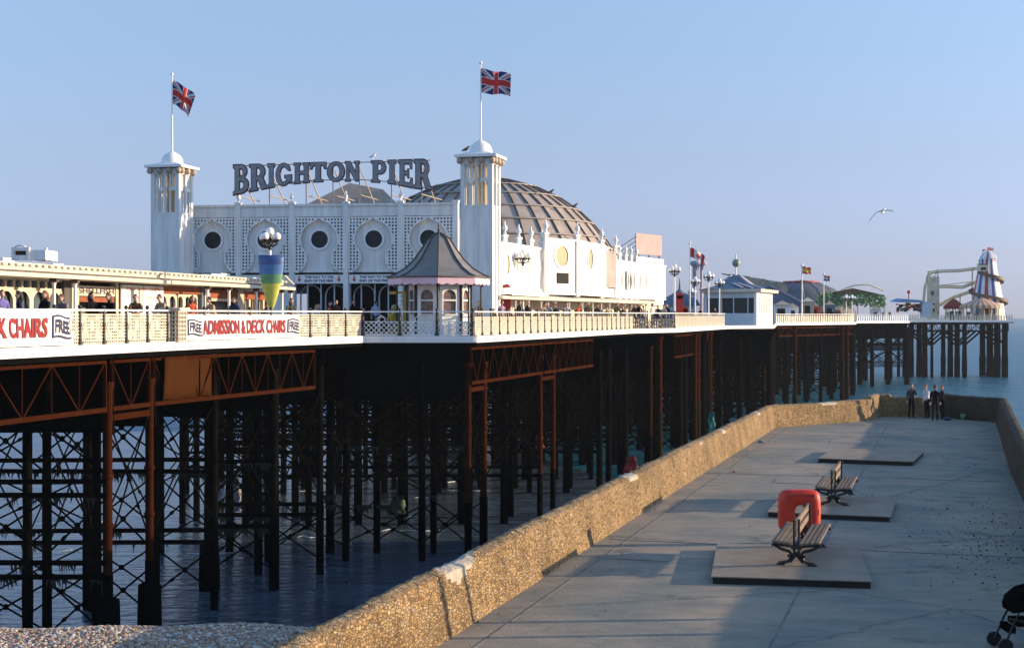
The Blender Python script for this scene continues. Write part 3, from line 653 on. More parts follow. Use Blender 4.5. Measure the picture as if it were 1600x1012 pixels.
# ------------------------------------------------------------ railings
def panel_mesh(style, L, h=1.0):
    mb = MB(); c = 0
    if style in ('lattice', 'darklattice'):
        hh = h * .62; st = L / 7
        def clip(x0, z0, x1, z1):
            mb.beam((x0, 0, z0), (x1, 0, z1), .022, .03)
        n = 7
        k = -6
        for k in range(-5, 8):
            for sgn in (1, -1):
                xa = k * st; za = .06; xb = xa + hh - .06; zb = hh
                if xa < 0: za += -xa; xa = 0
                if xb > L: zb -= xb - L; xb = L
                if za < zb - .02:
                    if sgn > 0: clip(xa, za, xb, zb)
                    else: clip(L - xa, za, L - xb, zb)
        mb.beam((0, 0, hh), (L, 0, hh), .03, .035); mb.beam((0, 0, .07), (L, 0, .07), .03, .04)
        mb.tube([(L / 2 + .16 * math.cos(t), 0, hh + .10 + .12 * math.sin(t)) for t in [i * .7 for i in range(10)]], .016, 4)
        for s in (-1, 1): mb.tube([(L / 2 + s * .16, 0, hh), (L / 2 + s * .26, 0, hh + .13), (L / 2 + s * .1, 0, hh + .2), (L / 2, 0, h - .12)], .014, 4)
        for k in range(4): mb.beam((L * (k + .5) / 4, 0, 0), (L * (k + .5) / 4, 0, .07), .03, .03)
    elif style == 'dense':
        nx, nz = 12, 9
        for i in range(nx + 1): mb.beam((L * i / nx, 0, .06), (L * i / nx, 0, h - .1), .036, .02)
        for j in range(nz + 1): mb.beam((0, .003, .06 + (h - .16) * j / nz), (L, .003, .06 + (h - .16) * j / nz), .018, .046)
        for (x, z, r) in ((.5, .62, .15), (.25, .35, .1), (.75, .35, .1)):
            mb.tube([(L * x, -.008, z), (L * x, .014, z)], r, 14)
        mb.tube([(L * (.5 + .42 * math.cos(t)), -.01, .55 + .28 * math.sin(t)) for t in [i * .45 for i in range(15)]], .022, 4)
        for k in range(5): mb.beam((L * (k + .5) / 5, 0, 0), (L * (k + .5) / 5, 0, .07), .03, .03)
    elif style == 'board':
        nx, nz = 9, 8
        hh = h * .8
        for i in range(nx + 1): mb.beam((L * i / nx, 0, .06), (L * i / nx, 0, hh), .06, .02)
        for j in range(nz + 1): mb.beam((0, .003, .08 + (hh - .08) * j / nz), (L, .003, .08 + (hh - .08) * j / nz), .018, .052)
        for k in range(4): mb.beam((L * (k + .5) / 4, 0, hh), (L * (k + .5) / 4, 0, h), .02, .02)
    else:                                                       # wide flat balusters under small arches
        n = 4
        for k in range(n):
            x = L * (k + .5) / n; w = L / n
            mb.box((x, 0, h * .41), (w * .56, .04, h * .78)); mb.box((x, 0, h * .87), (w * .26, .03, h * .16))
        mb.box((L / 2, 0, .05), (L, .06, .08)); mb.box((L / 2, .0, h * .78), (L, .03, .03))
    return mb
MESHC = {}
def rail_copy(key, make, mats):
    if key not in MESHC:
        o = make().build(key[0], mats); MESHC[key] = o; COL.objects.unlink(o)
    c = MESHC[key].copy(); c.name = key[0]; COL.objects.link(c); return c
def railing(a, b, sp, style, label, mats, h=1.12, postm=None, posts=True, inset=.05):
    d = b - a; Lt = d.length; n = max(1, round(Lt / sp)); L = Lt / n; ang = math.atan2(d.y, d.x); u = d.normalized(); nr = Vector((u.y, -u.x)) * -inset
    root = thing('railing', (a.x + nr.x, a.y + nr.y, zd(a.y)), label, 'railing', 'railings along the pier edge'); pm, rm = mats
    bt = MB(); q0 = a + nr; q1 = b + nr
    bt.beam((q0.x, q0.y, zd(a.y) + h), (q1.x, q1.y, zd(b.y) + h), .08, .055)
    bt.build('top_rail', rm, root)
    dz = (zd(b.y) - zd(a.y)) / n
    def post():
        mb = MB(); mb.lathe((0, 0, 0), [(.10, 0), (.10, .12), (.06, .2), (.052, h * .55), (.075, h * .6), (.052, h * .66), (.052, h), (.03, h + .05)], 8); mb.ball((0, 0, h + .1), .07, 8); return mb
    for k in range(n + 1):
        if posts:
            p = rail_copy(('post', round(h, 2), (postm or M['post']).name), post, [postm or M['post']]); p.parent = root
            p.location = (u.x * L * k, u.y * L * k, dz * k)
        if k < n:
            p = rail_copy(('panel', style, round(L, 3), round(h, 2), pm.name), lambda: panel_mesh(style, L - .06, h - .04), [pm]); p.parent = root
            p.location = (u.x * (L * k + .03), u.y * (L * k + .03), dz * k); p.rotation_euler = (0, 0, ang)
    return root
railing(Vector((-15.6, 35)), a0, 1.35, 'dense', 'white pierced railing at the far left of the pier behind the left banner', (M['cream'], M['trim']))
zc0 = zd(50.2); cab = thing('railing_pier', (XZ(273, 50.4), 50.4, zc0), 'ornate cream pierced block with a ledge interrupting the railing left of the admission banner', 'railing pier')
mb = MB(); q_ = Vector((XZ(273, 50.2), 50.2)); ang_ = math.atan2(12.4, 3.1)
mb.box((q_.x, q_.y, zc0 + .57), (.50, .50, 1.1), ang_, m=1)
for k in range(8): mb.box((q_.x, q_.y, zc0 + .05 + .15 * k), (.64, .64, .045), ang_)
for sg in (-1, 1):
    for k in range(6):
        for v_ in (Vector((-.29 + .116 * k, sg * .285)), Vector((sg * .287, -.29 + .116 * k))):
            v_ = Matrix.Rotation(ang_, 2) @ v_; mb.box((q_.x + v_.x, q_.y + v_.y, zc0 + .56), (.04, .04, 1.12), ang_)
mb.build('pierced_block', [M['cream'], M['domerib']], cab); mb = MB(); mb.box((q_.x, q_.y, zc0 + 1.19), (.8, .8, .07), ang_); mb.build('ledge', M['cream'], cab)
railing(a0, a1, 1.35, 'dense', 'white pierced railing behind the left banner and the standing women', (M['cream'], M['trim']))
railing(a1, A['a2'], 1.5, 'dense', 'white pierced railing carrying the admission banner', (M['cream'], M['trim']))
railing(A['a2'], A['a3'], 1.66, 'lattice', 'lattice railing with scrollwork in front of the tent roofed kiosk', (M['white'], M['trim']))
railing(A['a3'], A['a4'], 1.36, 'board', 'long cream railing with close black posts beside the theatre side wall', (M['cream'], M['trim']))
railing(A['a4'], A['a5'], 1.9, 'darklattice', 'dark scrollwork railing on the short angled corner of the deck', (M['post'], M['trim']))
railing(A['a5'], A['a6'], 2.0, 'baluster', 'cream baluster railing below the cluster of globe lamps', (M['cream'], M['trim']), posts=False)
railing(A['a8'], A['a9'], 2.2, 'baluster', 'cream baluster railing to the right of the low pavilion', (M['cream'], M['trim']), posts=False)
railing(A['a10'], A['a11'], 2.0, 'baluster', 'bluish shaded railing on the recessed deck before the pier end', (M['bluewhite'], M['bluewhite']), posts=False)  # blue of the shade on this stretch is put into the railing colour
railing(A['a12'], A['a13'], 2.1, 'baluster', 'cream baluster railing along the very end of the pier', (M['cream'], M['trim']), posts=False)

# banners
def banner(a, b, z0, z1, words, label, free_at):
    """a,b plan points, z0/z1 heights over the deck"""
    d = (b - a); L = d.length; u = d.normalized(); nr = Vector((u.y, -u.x)) * .12; o = Vector((a.x + nr.x, a.y + nr.y, zd(a.y) + z0)); hgt = z1 - z0
    ux = Vector((u.x, u.y, (zd(b.y) - zd(a.y)) / L)); root = thing('banner', o, label, 'banner'); uz = Vector((0, 0, 1)); off = Vector((nr.x, nr.y, 0)).normalized()
    def wave(s, z): return off * (.04 * math.sin(s * 2.3 + z * 2) + .015 * math.sin(s * 6 + 1 + z * 3)) + Vector((0, 0, -.03 * abs(math.sin(s * 1.16)) * (z / hgt)))
    mb = MB(); nx = int(L / .15); nz = 6
    vs = [o + ux * (L * i / nx) + uz * (hgt * j / nz) + wave(L * i / nx, hgt * j / nz) for j in range(nz + 1) for i in range(nx + 1)]
    mb.add(vs, [(j * (nx + 1) + i, j * (nx + 1) + i + 1, (j + 1) * (nx + 1) + i + 1, (j + 1) * (nx + 1) + i) for j in range(nz) for i in range(nx)], sm=True)
    mb.build('cloth', M['cloth'], root)
    def put(pts, fs, x, z, m, name, lift=.03, wav=0):
        q = MB(); q.add([o + ux * (x + p[0]) + uz * (z + p[1] + wav * math.sin(p[0] * 5.5)) + wave(x + p[0], z + p[1]) + off * lift for p in pts], fs, sm=False); q.build(name, m, root)
    for (txt, x, w, hh, z) in words:
        pts, fs = textmb(txt, w, hh, bold=.038); put(pts, fs, x, z, mat('red_print', (.30, .012, .012), .7, var=.15), 'lettering')
    for (x, w) in free_at:
        hh = hgt * .62; z = hgt * .19; n = 12
        for (g, mt, lf) in ((0, M['navy'], .030), (.065, M['cloth'], .036)):
            pts = [(g + (w - 2 * g) * i / n, g + (hh - 2 * g) * j) for j in (0, 1) for i in range(n + 1)]
            put(pts, [(i, i + 1, n + 2 + i, n + 1 + i) for i in range(n)], x, z, mt, 'emblem', lf, .035)
        pts, fs = textmb('FREE', w * .78, hh * .6, bold=.05); put([(p[0] + w * .11, p[1] + hh * .2) for p in pts], fs, x, z, M['navy'], 'lettering', .043, .035)
    return root
# left banner (its first words run out of the picture) and the full one
dA = (a1 - a0).normalized(); bl = a0 + dA * 2.55; br0 = Vector((-15.9, 33.2)); br = a0
def alongA(t): return a0 + dA * t
La = (a1 - a0).length
# point on the edge seen at photo column px
def at_col(a, b, px):
    lo, hi = 0, 1
    for _ in range(40):
        m_ = (lo + hi) / 2; p = a.lerp(b, m_)
        if 800 + p.x / p.y * F < px: lo = m_
        else: hi = m_
    return a.lerp(b, lo)
pB = at_col(a0, a1, 108)
LB = (pB - a0).length
s0 = a0 + dA * -3.0
bb = banner(a0 - dA * 3.0, pB, .06, 1.16, [('ADMISSION & DECK', .3 - 2.2, .1, .1, .3)][:0] + [('K CHAIRS', 3.0 - .35, LB * .60 + .35, .60, .24)], 'white banner reading CHAIRS and FREE at the far left', [(3.0 + LB * .67, LB * .29)])
p0 = at_col(a1, A['a2'], 283) if 800 + a1.x / a1.y * F < 283 else at_col(a0, a1, 283); p1 = at_col(a1, A['a2'], 463)
LL = (p1 - p0).length
print('banner', p0, p1, LL, LB)
# it spans the bend in the railing: drawn taut between the posts
banner(p0, p1, .06, .98, [('ADMISSION & DECK CHAIRS', LL * .15, LL * .72, .56, .19)], 'white banner reading FREE ADMISSION & DECK CHAIRS in the middle of the railing', [(LL * .02, LL * .12), (LL * .89, LL * .10)])
mb = MB(); q = P(540, 499, 63.8); mb.box(q, (.52, .02, .5)); mb.box(q + Vector((0, -.014, 0)), (.44, .006, .42), m=1); tag(mb.build('notice', [M['trim'], M['cloth']]), 'small square white notice on the lattice railing', 'notice')

# ------------------------------------------------------------ lamp posts with clusters of globes
def make_lamp(h):
    root = thing('street_lamp', (0, 0, 0), 'x', 'street lamp', 'globe lamps along the pier')
    mb = MB(); mb.lathe((0, 0, 0), [(.14, 0), (.14, .3), (.08, .45), (.06, .9), (.05, h - .75)], 10); mb.build('pole', M['trim'], root)
    mb = MB(); mb.lathe((0, 0, 0), [(.055, h - .76), (.09, h - .7), (.05, h - .62), (.06, h - .4), (.1, h - .36), (.03, h - .3), (.03, h - .2)], 8)
    for k in range(4):
        t = k * math.pi / 2 + .5; c, s = math.cos(t), math.sin(t)
        mb.tube([(0, 0, h - .55), (c * .15, s * .15, h - .62), (c * .31, s * .31, h - .55), (c * .31, s * .31, h - .43)], .03, 5); mb.lathe((c * .31, s * .31, h - .47), [(.03, 0), (.11, .06), (.12, .1)], 8)
    mb.build('bracket', M['post'], root)
    for k in range(5):
        t = k * math.pi / 2 + .5; x, y, z = (math.cos(t) * .31, math.sin(t) * .31, h - .26) if k < 4 else (0, 0, h - .06)
        mb = MB(); mb.ball((x, y, z), .155, 12); mb.build('globe', M['globe'], root)
    return root
lamps = [(422, 58.6, 4.07, 'five globe lamp above the striped cone pennant in front of the theatre'), (817, 81, 4.2, 'globe lamp before the bright side wall, by the red sign'),
         (1054, 104.5, 4.2, 'tall globe lamp at the corner of the dark scroll railing'), (1107, 121, 4.2, 'tallest globe lamp left of the low pavilion'), (1086, 132, 4.05, 'smaller globe lamp behind the Canadian flagpole foot'),
         (1124, 131.5, 3.9, 'globe lamp touching the left end of the pavilion'), (1081, 160, 3.6, 'smallest globe lamp low between the two nearer lamps'), (1322, 195, 3.4, 'left one of the paired far lamps near the green netting'), (1331, 197, 3.4, 'right one of the paired far lamps near the green netting')]
lp = None
for px, D, h, lab in lamps:
    o = make_lamp(h); tag(o, lab); o.location = (XZ(px, D), D, zd(D)); o.rotation_euler.z = px * .37; o.scale = (1.1, 1.1, 1.1)
# striped cone pennant hanging on the first lamp
D0 = 58.2; root = thing('cone_pennant', (XZ(424, D0), D0, zd(D0)), 'blue, green and yellow cone shaped pennant hanging on the lamp post', 'pennant'); mb = MB()
c = Vector((XZ(424, D0), D0)); zt = EYE + (H - 399) * D0 / F; zb = EYE + (H - 487) * D0 / F; n = 24; K = 12; vs = []; ms = []
for j in range(K + 1):
    t = j / K; z = zt + (zb - zt) * t; r = .55 * (1 - t) ** .75 * (1 + .25 * math.sin(t * 2.6)) * .93 + .01
    for k in range(n + 1): a = math.pi + math.pi * k / n; vs.append((c.x + r * math.cos(a), c.y + .5 * r * math.sin(a) - .02, z))
cm = [M['blue'], mat('mid_blue_cloth', (.10, .22, .45), .8), mat('green_cloth', (.16, .35, .16), .8), mat('yellow_cloth', (.62, .58, .10), .8)]
for j in range(K):
    for k in range(n): mb.f.append((j * (n + 1) + k, j * (n + 1) + k + 1, (j + 1) * (n + 1) + k + 1, (j + 1) * (n + 1) + k)); mb.mi.append(0 if j < 2 else 1 if j < 4 else 2 if j < 6 else 3); mb.smooth.append(True)
mb.v = [tuple(v) for v in vs]; o = mb.build('cloth', cm, root); o.modifiers.new('s', 'SOLIDIFY').thickness = .012
mb = MB(); mb.tube([(c.x - .55, c.y, zt), (c.x + .55, c.y, zt)], .015, 5); mb.build('batten', M['post'], root)

# ------------------------------------------------------------ theatre
YAW = R(8)
Lc = Vector((XZ(296, 83.2), 83.2)); ufx = Vector((math.cos(YAW), -math.sin(YAW))); FW = 15.9
nf = Vector((-math.sin(YAW), -math.cos(YAW)))          # facade normal, to the camera
def FP(s, z, off=0): p = Lc + ufx * s + nf * off; return Vector((p.x, p.y, z))
zp = EYE + 6.55                                         # parapet
th = thing('theatre', (Lc.x + 8, Lc.y + 8, zd(85)), 'white seaside theatre with keyhole arches, side bays and a glazed dome', 'building')
def fbox(mb, s0, s1, z0, z1, o0, o1, m=None):
    vs = [FP(s, z, o) for z in (z0, z1) for o in (o1, o0) for s in (s0, s1)]
    mb.add(vs, [(0, 2, 3, 1), (4, 5, 7, 6), (0, 1, 5, 4), (2, 6, 7, 3), (0, 4, 6, 2), (1, 3, 7, 5)], m)
# back wall of the facade
bay = 3.21; base = zd(83); cz = EYE + (H - 374) * 82.2 / F; arch_z = EYE + 2.25
mb = MB(); fbox(mb, 0, 6.3, base, arch_z, -.55, -.30); fbox(mb, 0, FW, arch_z - .0, arch_z + .25, -.30, -.02)
fbox(mb, 0, FW, zp - .70, zp - .1, -.30, .0); fbox(mb, -.02, FW + .02, zp - .1, zp + .03, -.35, .10)
for k in range(5): 
    s = bay * (k + .93) 
    if s < FW: fbox(mb, s - .14, s + .14, base, zp + .1, -.32, .12); fbox(mb, s - .19, s + .19, zp + .02, zp + .16, -.2, .17)
mb.build('wall', M['white'], th)
mb = MB(); fbox(mb, .05, FW - .05, arch_z + .25, zp - .70, -.62, -.50); mb.build('hall_shade_sheet', mat('painted_hall_shade', (.10, .11, .12), .9), th)  # dark sheet that paints the unlit hall behind the lattice holes
def hw(dz):                                             # half width of the keyhole at height dz over the window centre
    if dz > 1.22: return 0
    if dz > .85: return max(0, (1.22 - dz) * 1.35) if dz > 1.08 else math.sqrt(max(0, 1.09 ** 2 - dz ** 2))
    if dz > -.80: return math.sqrt(max(0, 1.09 ** 2 - dz ** 2))
    if dz > -1.15: return .74
    if dz > -1.9: return .74 + (1 - math.sqrt(max(0, 1 - ((-1.15 - dz) / .75) ** 2))) * .75
    return 2
for k in range(5):
    s0 = bay * (k - .07) + .14 if k else 0.05; s1 = min(FW, bay * (k + .93) - .14); sc = bay * (k + .43) if k < 4 else bay * 4.43
    mb = MB(); st = .095; z0 = arch_z + .25; z1 = zp - .70
    def edges(a, b):
        e = [a]; q_ = 0
        while e[-1] < b - .05: e.append(min(b, e[-1] + (.082, .108)[q_ % 2])); q_ += 1
        return e
    ex, ez = edges(s0, s1), edges(z0, z1); nx, nz = len(ex) - 1, len(ez) - 1
    for j in range(nz):
        i = 0
        while i < nx:
            def solid(i):
                s = (ex[i] + ex[i + 1]) / 2; z = (ez[j] + ez[j + 1]) / 2
                if abs(s - sc) < hw(z - cz): return 0
                if abs(s - sc) < hw(z - cz) + .09 or abs(s - sc) < .07: return 1
                return 1 if (i % 2 == 0 or j % 2 == 0) else 0
            if solid(i):
                i1 = i
                while i1 < nx and solid(i1): i1 += 1
                fbox(mb, ex[i], ex[i1], ez[j], ez[j + 1], -.07, .0); i = i1
            else: i += 1
    mb.build('lattice_screen', M['trim'], th)
    pn = MB(); zz = -1.9
    while zz < 1.2:
        hwz = hw(zz + .02) + .05
        hwz = min(hwz, (s1 - s0) / 2)
        if hwz > .06: fbox(pn, sc - hwz, sc + hwz, cz + zz, cz + zz + .04, -.30, -.20)
        zz += .04
    pn.build('recess_panel', M['white'], th)
    # rim of the keyhole
    mb = MB()
    for sg in (-1, 1):
        pts = []
        z = -1.9
        while z < 1.22: pts.append(FP(sc + sg * (hw(z) + .02), cz + z, .03)); z += .09
        pts.append(FP(sc, cz + 1.24, .03)); mb.tube(pts, .045, 5)
    mb.build('arch_moulding', M['trim'], th)
    w = MB(); n = 24; c = FP(sc, cz, -.19)
    ring = lambda r, o: [c + Vector((ufx.x * r * math.cos(t), ufx.y * r * math.cos(t), r * math.sin(t))) + Vector((nf.x, nf.y, 0)) * o for t in [2 * math.pi * i / n for i in range(n)]]
    w.add(ring(.52, .02), [tuple(range(n))]); wo = w.build('window', M['glass'], th)
    w = MB(); a_, b_ = ring(.50, .07), ring(.62, .07); c_ = ring(.64, .0); w.add(a_ + b_ + c_, [(i, (i + 1) % n, n + (i + 1) % n, n + i) for i in range(n)] + [(n + i, n + (i + 1) % n, 2 * n + (i + 1) % n, 2 * n + i) for i in range(n)]); w.build('frame', M['trim'], wo)
# entrance: dark hall with round arched inner openings, piers, and the direction boards
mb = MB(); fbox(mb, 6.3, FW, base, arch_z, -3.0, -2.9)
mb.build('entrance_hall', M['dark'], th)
mb = MB()
for s in (6.2, 9.45, 12.6, 15.8): fbox(mb, s - .16, s + .16, base, arch_z, -.4, -.0)
for s in [6.2 + .8 * i for i in range(1, 12)]:
    if abs((s - 6.2) % 3.2) > .3: fbox(mb, s - .035, s + .035, base, arch_z - .25, -.5, -.42)
for k in range(3):
    for q in range(2):
        c = 6.2 + 3.2 * k + .85 + 1.5 * q; mb.tube([FP(c + .62 * math.cos(t), arch_z - .95 + .62 * math.sin(t), -1.0) for t in [math.pi * i / 10 for i in range(11)]], .05, 5); 
        for sg in (-1, 1): mb.tube([FP(c + sg * .62, base, -1.0), FP(c + sg * .62, arch_z - .95, -1.0)], .05, 5)
mb.build('entrance_column', M['bluewhite'], th)
for k, s in ((0, 6.35), (1, 9.6), (2, 12.8)):
    if k == 2: continue
    mb = MB(); fbox(mb, s, s + 2.95, arch_z - .26, arch_z + .24, .0, .05); bo = mb.build('direction_board', M['trim'], th)
    for i, t in enumerate(('THIS WAY TO THE', 'END OF THE PIER')):
        pts, fs = textmb(t, 1.7, .15, bold=.03); q = MB(); q.add([FP(s + .62 + p[0], arch_z + .04 - .22 * i + p[1], .056) for p in pts], fs); q.build('lettering', M['navy'], bo)
    for sx in (.3, 2.65):
        q = MB(); zz = arch_z - .18; q.add([FP(s + sx, zz, .057), FP(s + sx + .13, zz + .17, .057), FP(s + sx + .045, zz + .17, .057), FP(s + sx + .045, zz + .36, .057), FP(s + sx - .045, zz + .36, .057), FP(s + sx - .045, zz + .17, .057), FP(s + sx - .13, zz + .17, .057)], [(0, 1, 2, 5, 6), (2, 3, 4, 5)]); q.build('arrow', M['red'], bo)
# urn finials on the parapet
def finial(name, p, s, parent, mt=None):
    mb = MB(); mb.lathe(p, [(.10 * s, 0), (.10 * s, .1 * s), (.05 * s, .16 * s), (.15 * s, .32 * s), (.17 * s, .42 * s), (.1 * s, .55 * s), (.04 * s, .6 * s), (.06 * s, .68 * s), (.01, .8 * s)], 8); return mb.build(name, mt or M['trim'], parent)
for k in range(4): s = bay * (k + .93); finial('finial', FP(s, zp + .14, 0), .8, th)

# side walls: flank, polygonal bays, lower block
def side_wall(pts, z0s, z1s, name, parent, mt, th_=.3, cornice=True):
    mb = MB()
    for (a, b) in zip(pts, pts[1:]):
        u = (b - a).normalized(); n = Vector((-u.y, u.x)) * th_
        z1a = z1s; mb.prism([(a.x, a.y), (b.x, b.y), (b.x + n.x, b.y + n.y), (a.x + n.x, a.y + n.y)], z0s, z1s)
        if cornice:
            o = Vector((u.y, -u.x)) * .07; mb.prism([(a.x + o.x, a.y + o.y), (b.x + o.x, b.y + o.y), (b.x + n.x, b.y + n.y), (a.x + n.x, a.y + n.y)], z1s + .002, z1s + .12)
            mb.prism([(a.x + o.x * .6, a.y + o.y * .6), (b.x + o.x * .6, b.y + o.y * .6), (b.x + n.x, b.y + n.y), (a.x + n.x, a.y + n.y)], z0s - .12, z0s - .002)
    return mb.build(name, mt, parent)
def pt(px, D): return Vector((XZ(px, D), D))
fl = [pt(782, 78.5), pt(800, 80.6), pt(856, 87.5)]
dr = [pt(850, 86.2), pt(902, 88.6), pt(940, 94.5), pt(962, 102)]
lo = [pt(962, 101), pt(1000, 108), pt(1040, 113)]
zc_ = EYE + 1.55
side_wall(fl, zc_, EYE + 4.12, 'flank_wall', th, M['white'])
side_wall(dr, zc_, EYE + 4.75, 'bay_wall', th, M['white'])
side_wall(lo, zc_, EYE + 4.05, 'flank_wall', th, M['white'])
# storey below the canopy (set back) and canopy roof
gz = [pt(775, 80.5), pt(850, 91), pt(900, 96), pt(1036, 116)]
mb = MB()
for a, b in zip(gz, gz[1:]):
    u = (b - a).normalized(); n = Vector((-u.y, u.x)) * .2; mb.prism([(a.x, a.y), (b.x, b.y), (b.x + n.x, b.y + n.y), (a.x + n.x, a.y + n.y)], zd(a.y), zc_ + .4)
mb.build('ground_wall', M['cream'], th)
cn = [pt(786, 76.8), pt(858, 84.0), pt(925, 90.5), pt(1000, 103), pt(1034, 110)]
mb = MB()
for a, b in zip(cn, cn[1:]):
    u = (b - a).normalized(); n = Vector((-u.y, u.x))
    w = 3.6; z0, z1 = EYE + 1.2, EYE + 1.72
    A0, B0, A1, B1 = a, b, a + n * w, b + n * w
    mb.add([(A0.x, A0.y, z0), (B0.x, B0.y, z0), (B1.x, B1.y, z1), (A1.x, A1.y, z1), (A0.x, A0.y, z0 - .16), (B0.x, B0.y, z0 - .16), (B1.x, B1.y, z0 - .1), (A1.x, A1.y, z0 - .1)], [(0, 1, 2, 3), (0, 4, 5, 1), (4, 7, 6, 5), (1, 5, 6, 2), (0, 3, 7, 4)])
mb.build('canopy', M['cream'], th)
mb = MB()   # little curved porch roof on the canopy near the tower
a, b = pt(800, 77.9), pt(852, 83.2); N = 10
for i in range(N):
    t0, t1 = i / N, (i + 1) / N; f = lambda t: EYE + 1.3 + .75 * math.sin(math.pi * t) ** .8
    p, q = a.lerp(b, t0), a.lerp(b, t1); u = (b - a).normalized(); n = Vector((-u.y, u.x)) * 2.2
    mb.add([(p.x, p.y, f(t0)), (q.x, q.y, f(t1)), (q.x + n.x, q.y + n.y, f(t1) + .05), (p.x + n.x, p.y + n.y, f(t0) + .05), (p.x, p.y, EYE + 1.25), (q.x, q.y, EYE + 1.25)], [(0, 1, 2, 3), (0, 4, 5, 1)], sm=True)
mb.build('porch_roof', M['white'], th)
for i in range(15):
    t = (i + .5) / 15; D = 78.5 + 31 * t; 
    for a, b in zip(cn, cn[1:]):
        if a.y <= D <= b.y: p = a.lerp(b, (D - a.y) / (b.y - a.y)); break
    mb = MB(); p = p + Vector((-.35, .3)); mb.lathe((p.x, p.y, 0), [(.07, zd(D)), (.055, zd(D) + .3), (.05, EYE + .9), (.12, EYE + 1.05)], 8); mb.build('canopy_column', M['trim'], th)
# ornaments of the side: oval windows, pilasters, finials, one square vent
def oval(a, b, t, z, ru, rz, m, name='window', fr=True):
    u = (b - a).normalized(); nrm = Vector((u.y, -u.x)); c = a.lerp(b, t) + nrm * .01; n = 20
    rg = lambda k, o: [(c.x + nrm.x * o + u.x * ru * k * math.cos(q), c.y + nrm.y * o + u.y * ru * k * math.cos(q), z + rz * k * math.sin(q)) for q in [2 * math.pi * i / n for i in range(n)]]
    w = MB(); w.add(rg(1, .0), [tuple(range(n))]); wo = w.build(name, m, th)
    w = MB(); w.add(rg(.96, .05) + rg(1.2, .05) + rg(1.22, -.01), [(i, (i + 1) % n, n + (i + 1) % n, n + i) for i in range(n)] + [(n + i, n + (i + 1) % n, 2 * n + (i + 1) % n, 2 * n + i) for i in range(n)]); w.build('frame', M['trim'], wo)
tanglass = mat('tan_shutter', (.50, .38, .20), .6, var=.2)
zo = EYE + (H - 402) * 89 / F
for a, b, t in ((dr[0], dr[1], .52), (dr[1], dr[2], .5), (dr[2], dr[3], .5)): oval(a, b, t, zo, .62, .66, tanglass)
for t in (.15, .5, .85): oval(fl[1], fl[2], t, EYE + 3.05, .5, .62, tanglass)
oval(fl[0], fl[1], .5, EYE + 3.0, .5, .62, tanglass)
for i in range(5):
    a, b = lo[0], lo[2]; oval(a, b, .1 + .12 * i, EYE + 2.75, .17, .6, mat('dull_pane', (.26, .27, .28), .4))
mb = MB(); u = (dr[1] - dr[0]).normalized(); c = dr[0].lerp(dr[1], .55); mb.box((c.x + u.y * .02, c.y - u.x * .02, EYE + 2.45), (1.1, .06, .65), math.atan2(u.y, u.x)); mb.build('vent', M['dark'], th)
def pil(p, z1, s=1.0, r=.16):
    mb = MB(); mb.box((p.x, p.y, (zc_ + z1) / 2 - .08), (r * 2, r * 2, z1 - zc_ + .3), .5); mb.box((p.x, p.y, z1 + .12), (r * 2.7, r * 2.7, .14), .5); mb.build('pilaster', M['trim'], th)
    finial('finial', (p.x, p.y, z1 + .19), s * .95, th)
for p in (dr[0] + Vector((.1, -.1)), dr[1], dr[2], dr[3]): pil(p, EYE + 5.0, 1.05, .13)
for t in (.08, .36, .62, .86): pil(fl[0].lerp(fl[2], t), EYE + 4.45, 1.0, .12)
for t in (.15, .4, .62, .85): pil(lo[0].lerp(lo[1], t), EYE + 4.45, .9, .1)
# domed roof
dc = pt(758, 101); RD = 9.3; zr = EYE + 4.6
prof = [(RD, -.2), (8.55, .9), (7.7, 1.95), (6.7, 2.9), (5.3, 3.85), (3.7, 4.6), (1.7, 5.15), (.05, 5.3)]
mb = MB(); mb.lathe((dc.x, dc.y, zr), prof, 40, sm=False); mb.lathe((dc.x, dc.y, zr), [(RD + .02, -2.5), (RD + .02, 0)], 40, sm=False); mb.build('dome', M['dome'], th)
mb = MB()
for k in range(40):
    t = 2 * math.pi * k / 40; mb.tube([(dc.x + (r + .04) * math.cos(t), dc.y + (r + .04) * math.sin(t), zr + z + .04) for r, z in prof[:-1]], .05, 5, 0)
for r, z in prof[1:-1]: mb.tube([(dc.x + (r + .05) * math.cos(t), dc.y + (r + .05) * math.sin(t), zr + z + .05) for t in [2 * math.pi * k / 40 for k in range(41)]], .06, 5, 1)
mb.build('dome_rib', [M['domerib'], mat('pale_rib', (.34, .30, .27), .6)], th)
# hipped roof behind the sign with the sunlight on its end painted in as tan
mb = MB(); z0 = zp - .6; D1, D2 = 88, 97
a, b, c, d = (XZ(425, D1), D1, z0), (XZ(650, D1), D1, z0), (XZ(650, D1), D2, z0), (XZ(425, D1), D2, z0); r1 = (XZ(543, 91), 92, EYE + (H - 286) * 92 / F); r2 = (XZ(596, 91), 92, EYE + (H - 296) * 92 / F)
mb.add([a, b, c, d, r1, r2], [(0, 1, 5, 4), (2, 3, 4, 5), (3, 0, 4)], 0); mb.add([b, c, r2], [(0, 1, 2)], 1); mb.build('roof', [M['lead'], M['tan']], th)
mb = MB()      # main flat roof and the hidden left and rear walls, so the building is whole
bk = [Lc + Vector((.3, 3.2)), Vector((fl[0].x - .8, 85.0)), fl[2] + Vector((-.4, 0)), dr[2] + Vector((-.5, 0)), Vector((5.5, 112)), Vector((-18, 112))]
mb.prism([(p.x, p.y) for p in bk], EYE + 1.9, zp - 3.2); mb.prism([(Lc.x + .1, Lc.y + .75), (Lc.x + FW * ufx.x, Lc.y + FW * ufx.y + .75), (Lc.x + FW * ufx.x, Lc.y + 8), (Lc.x + .1, Lc.y + 9)], EYE + 2.3, zp - .6)
mb.build('hall_block', M['lead'], th)
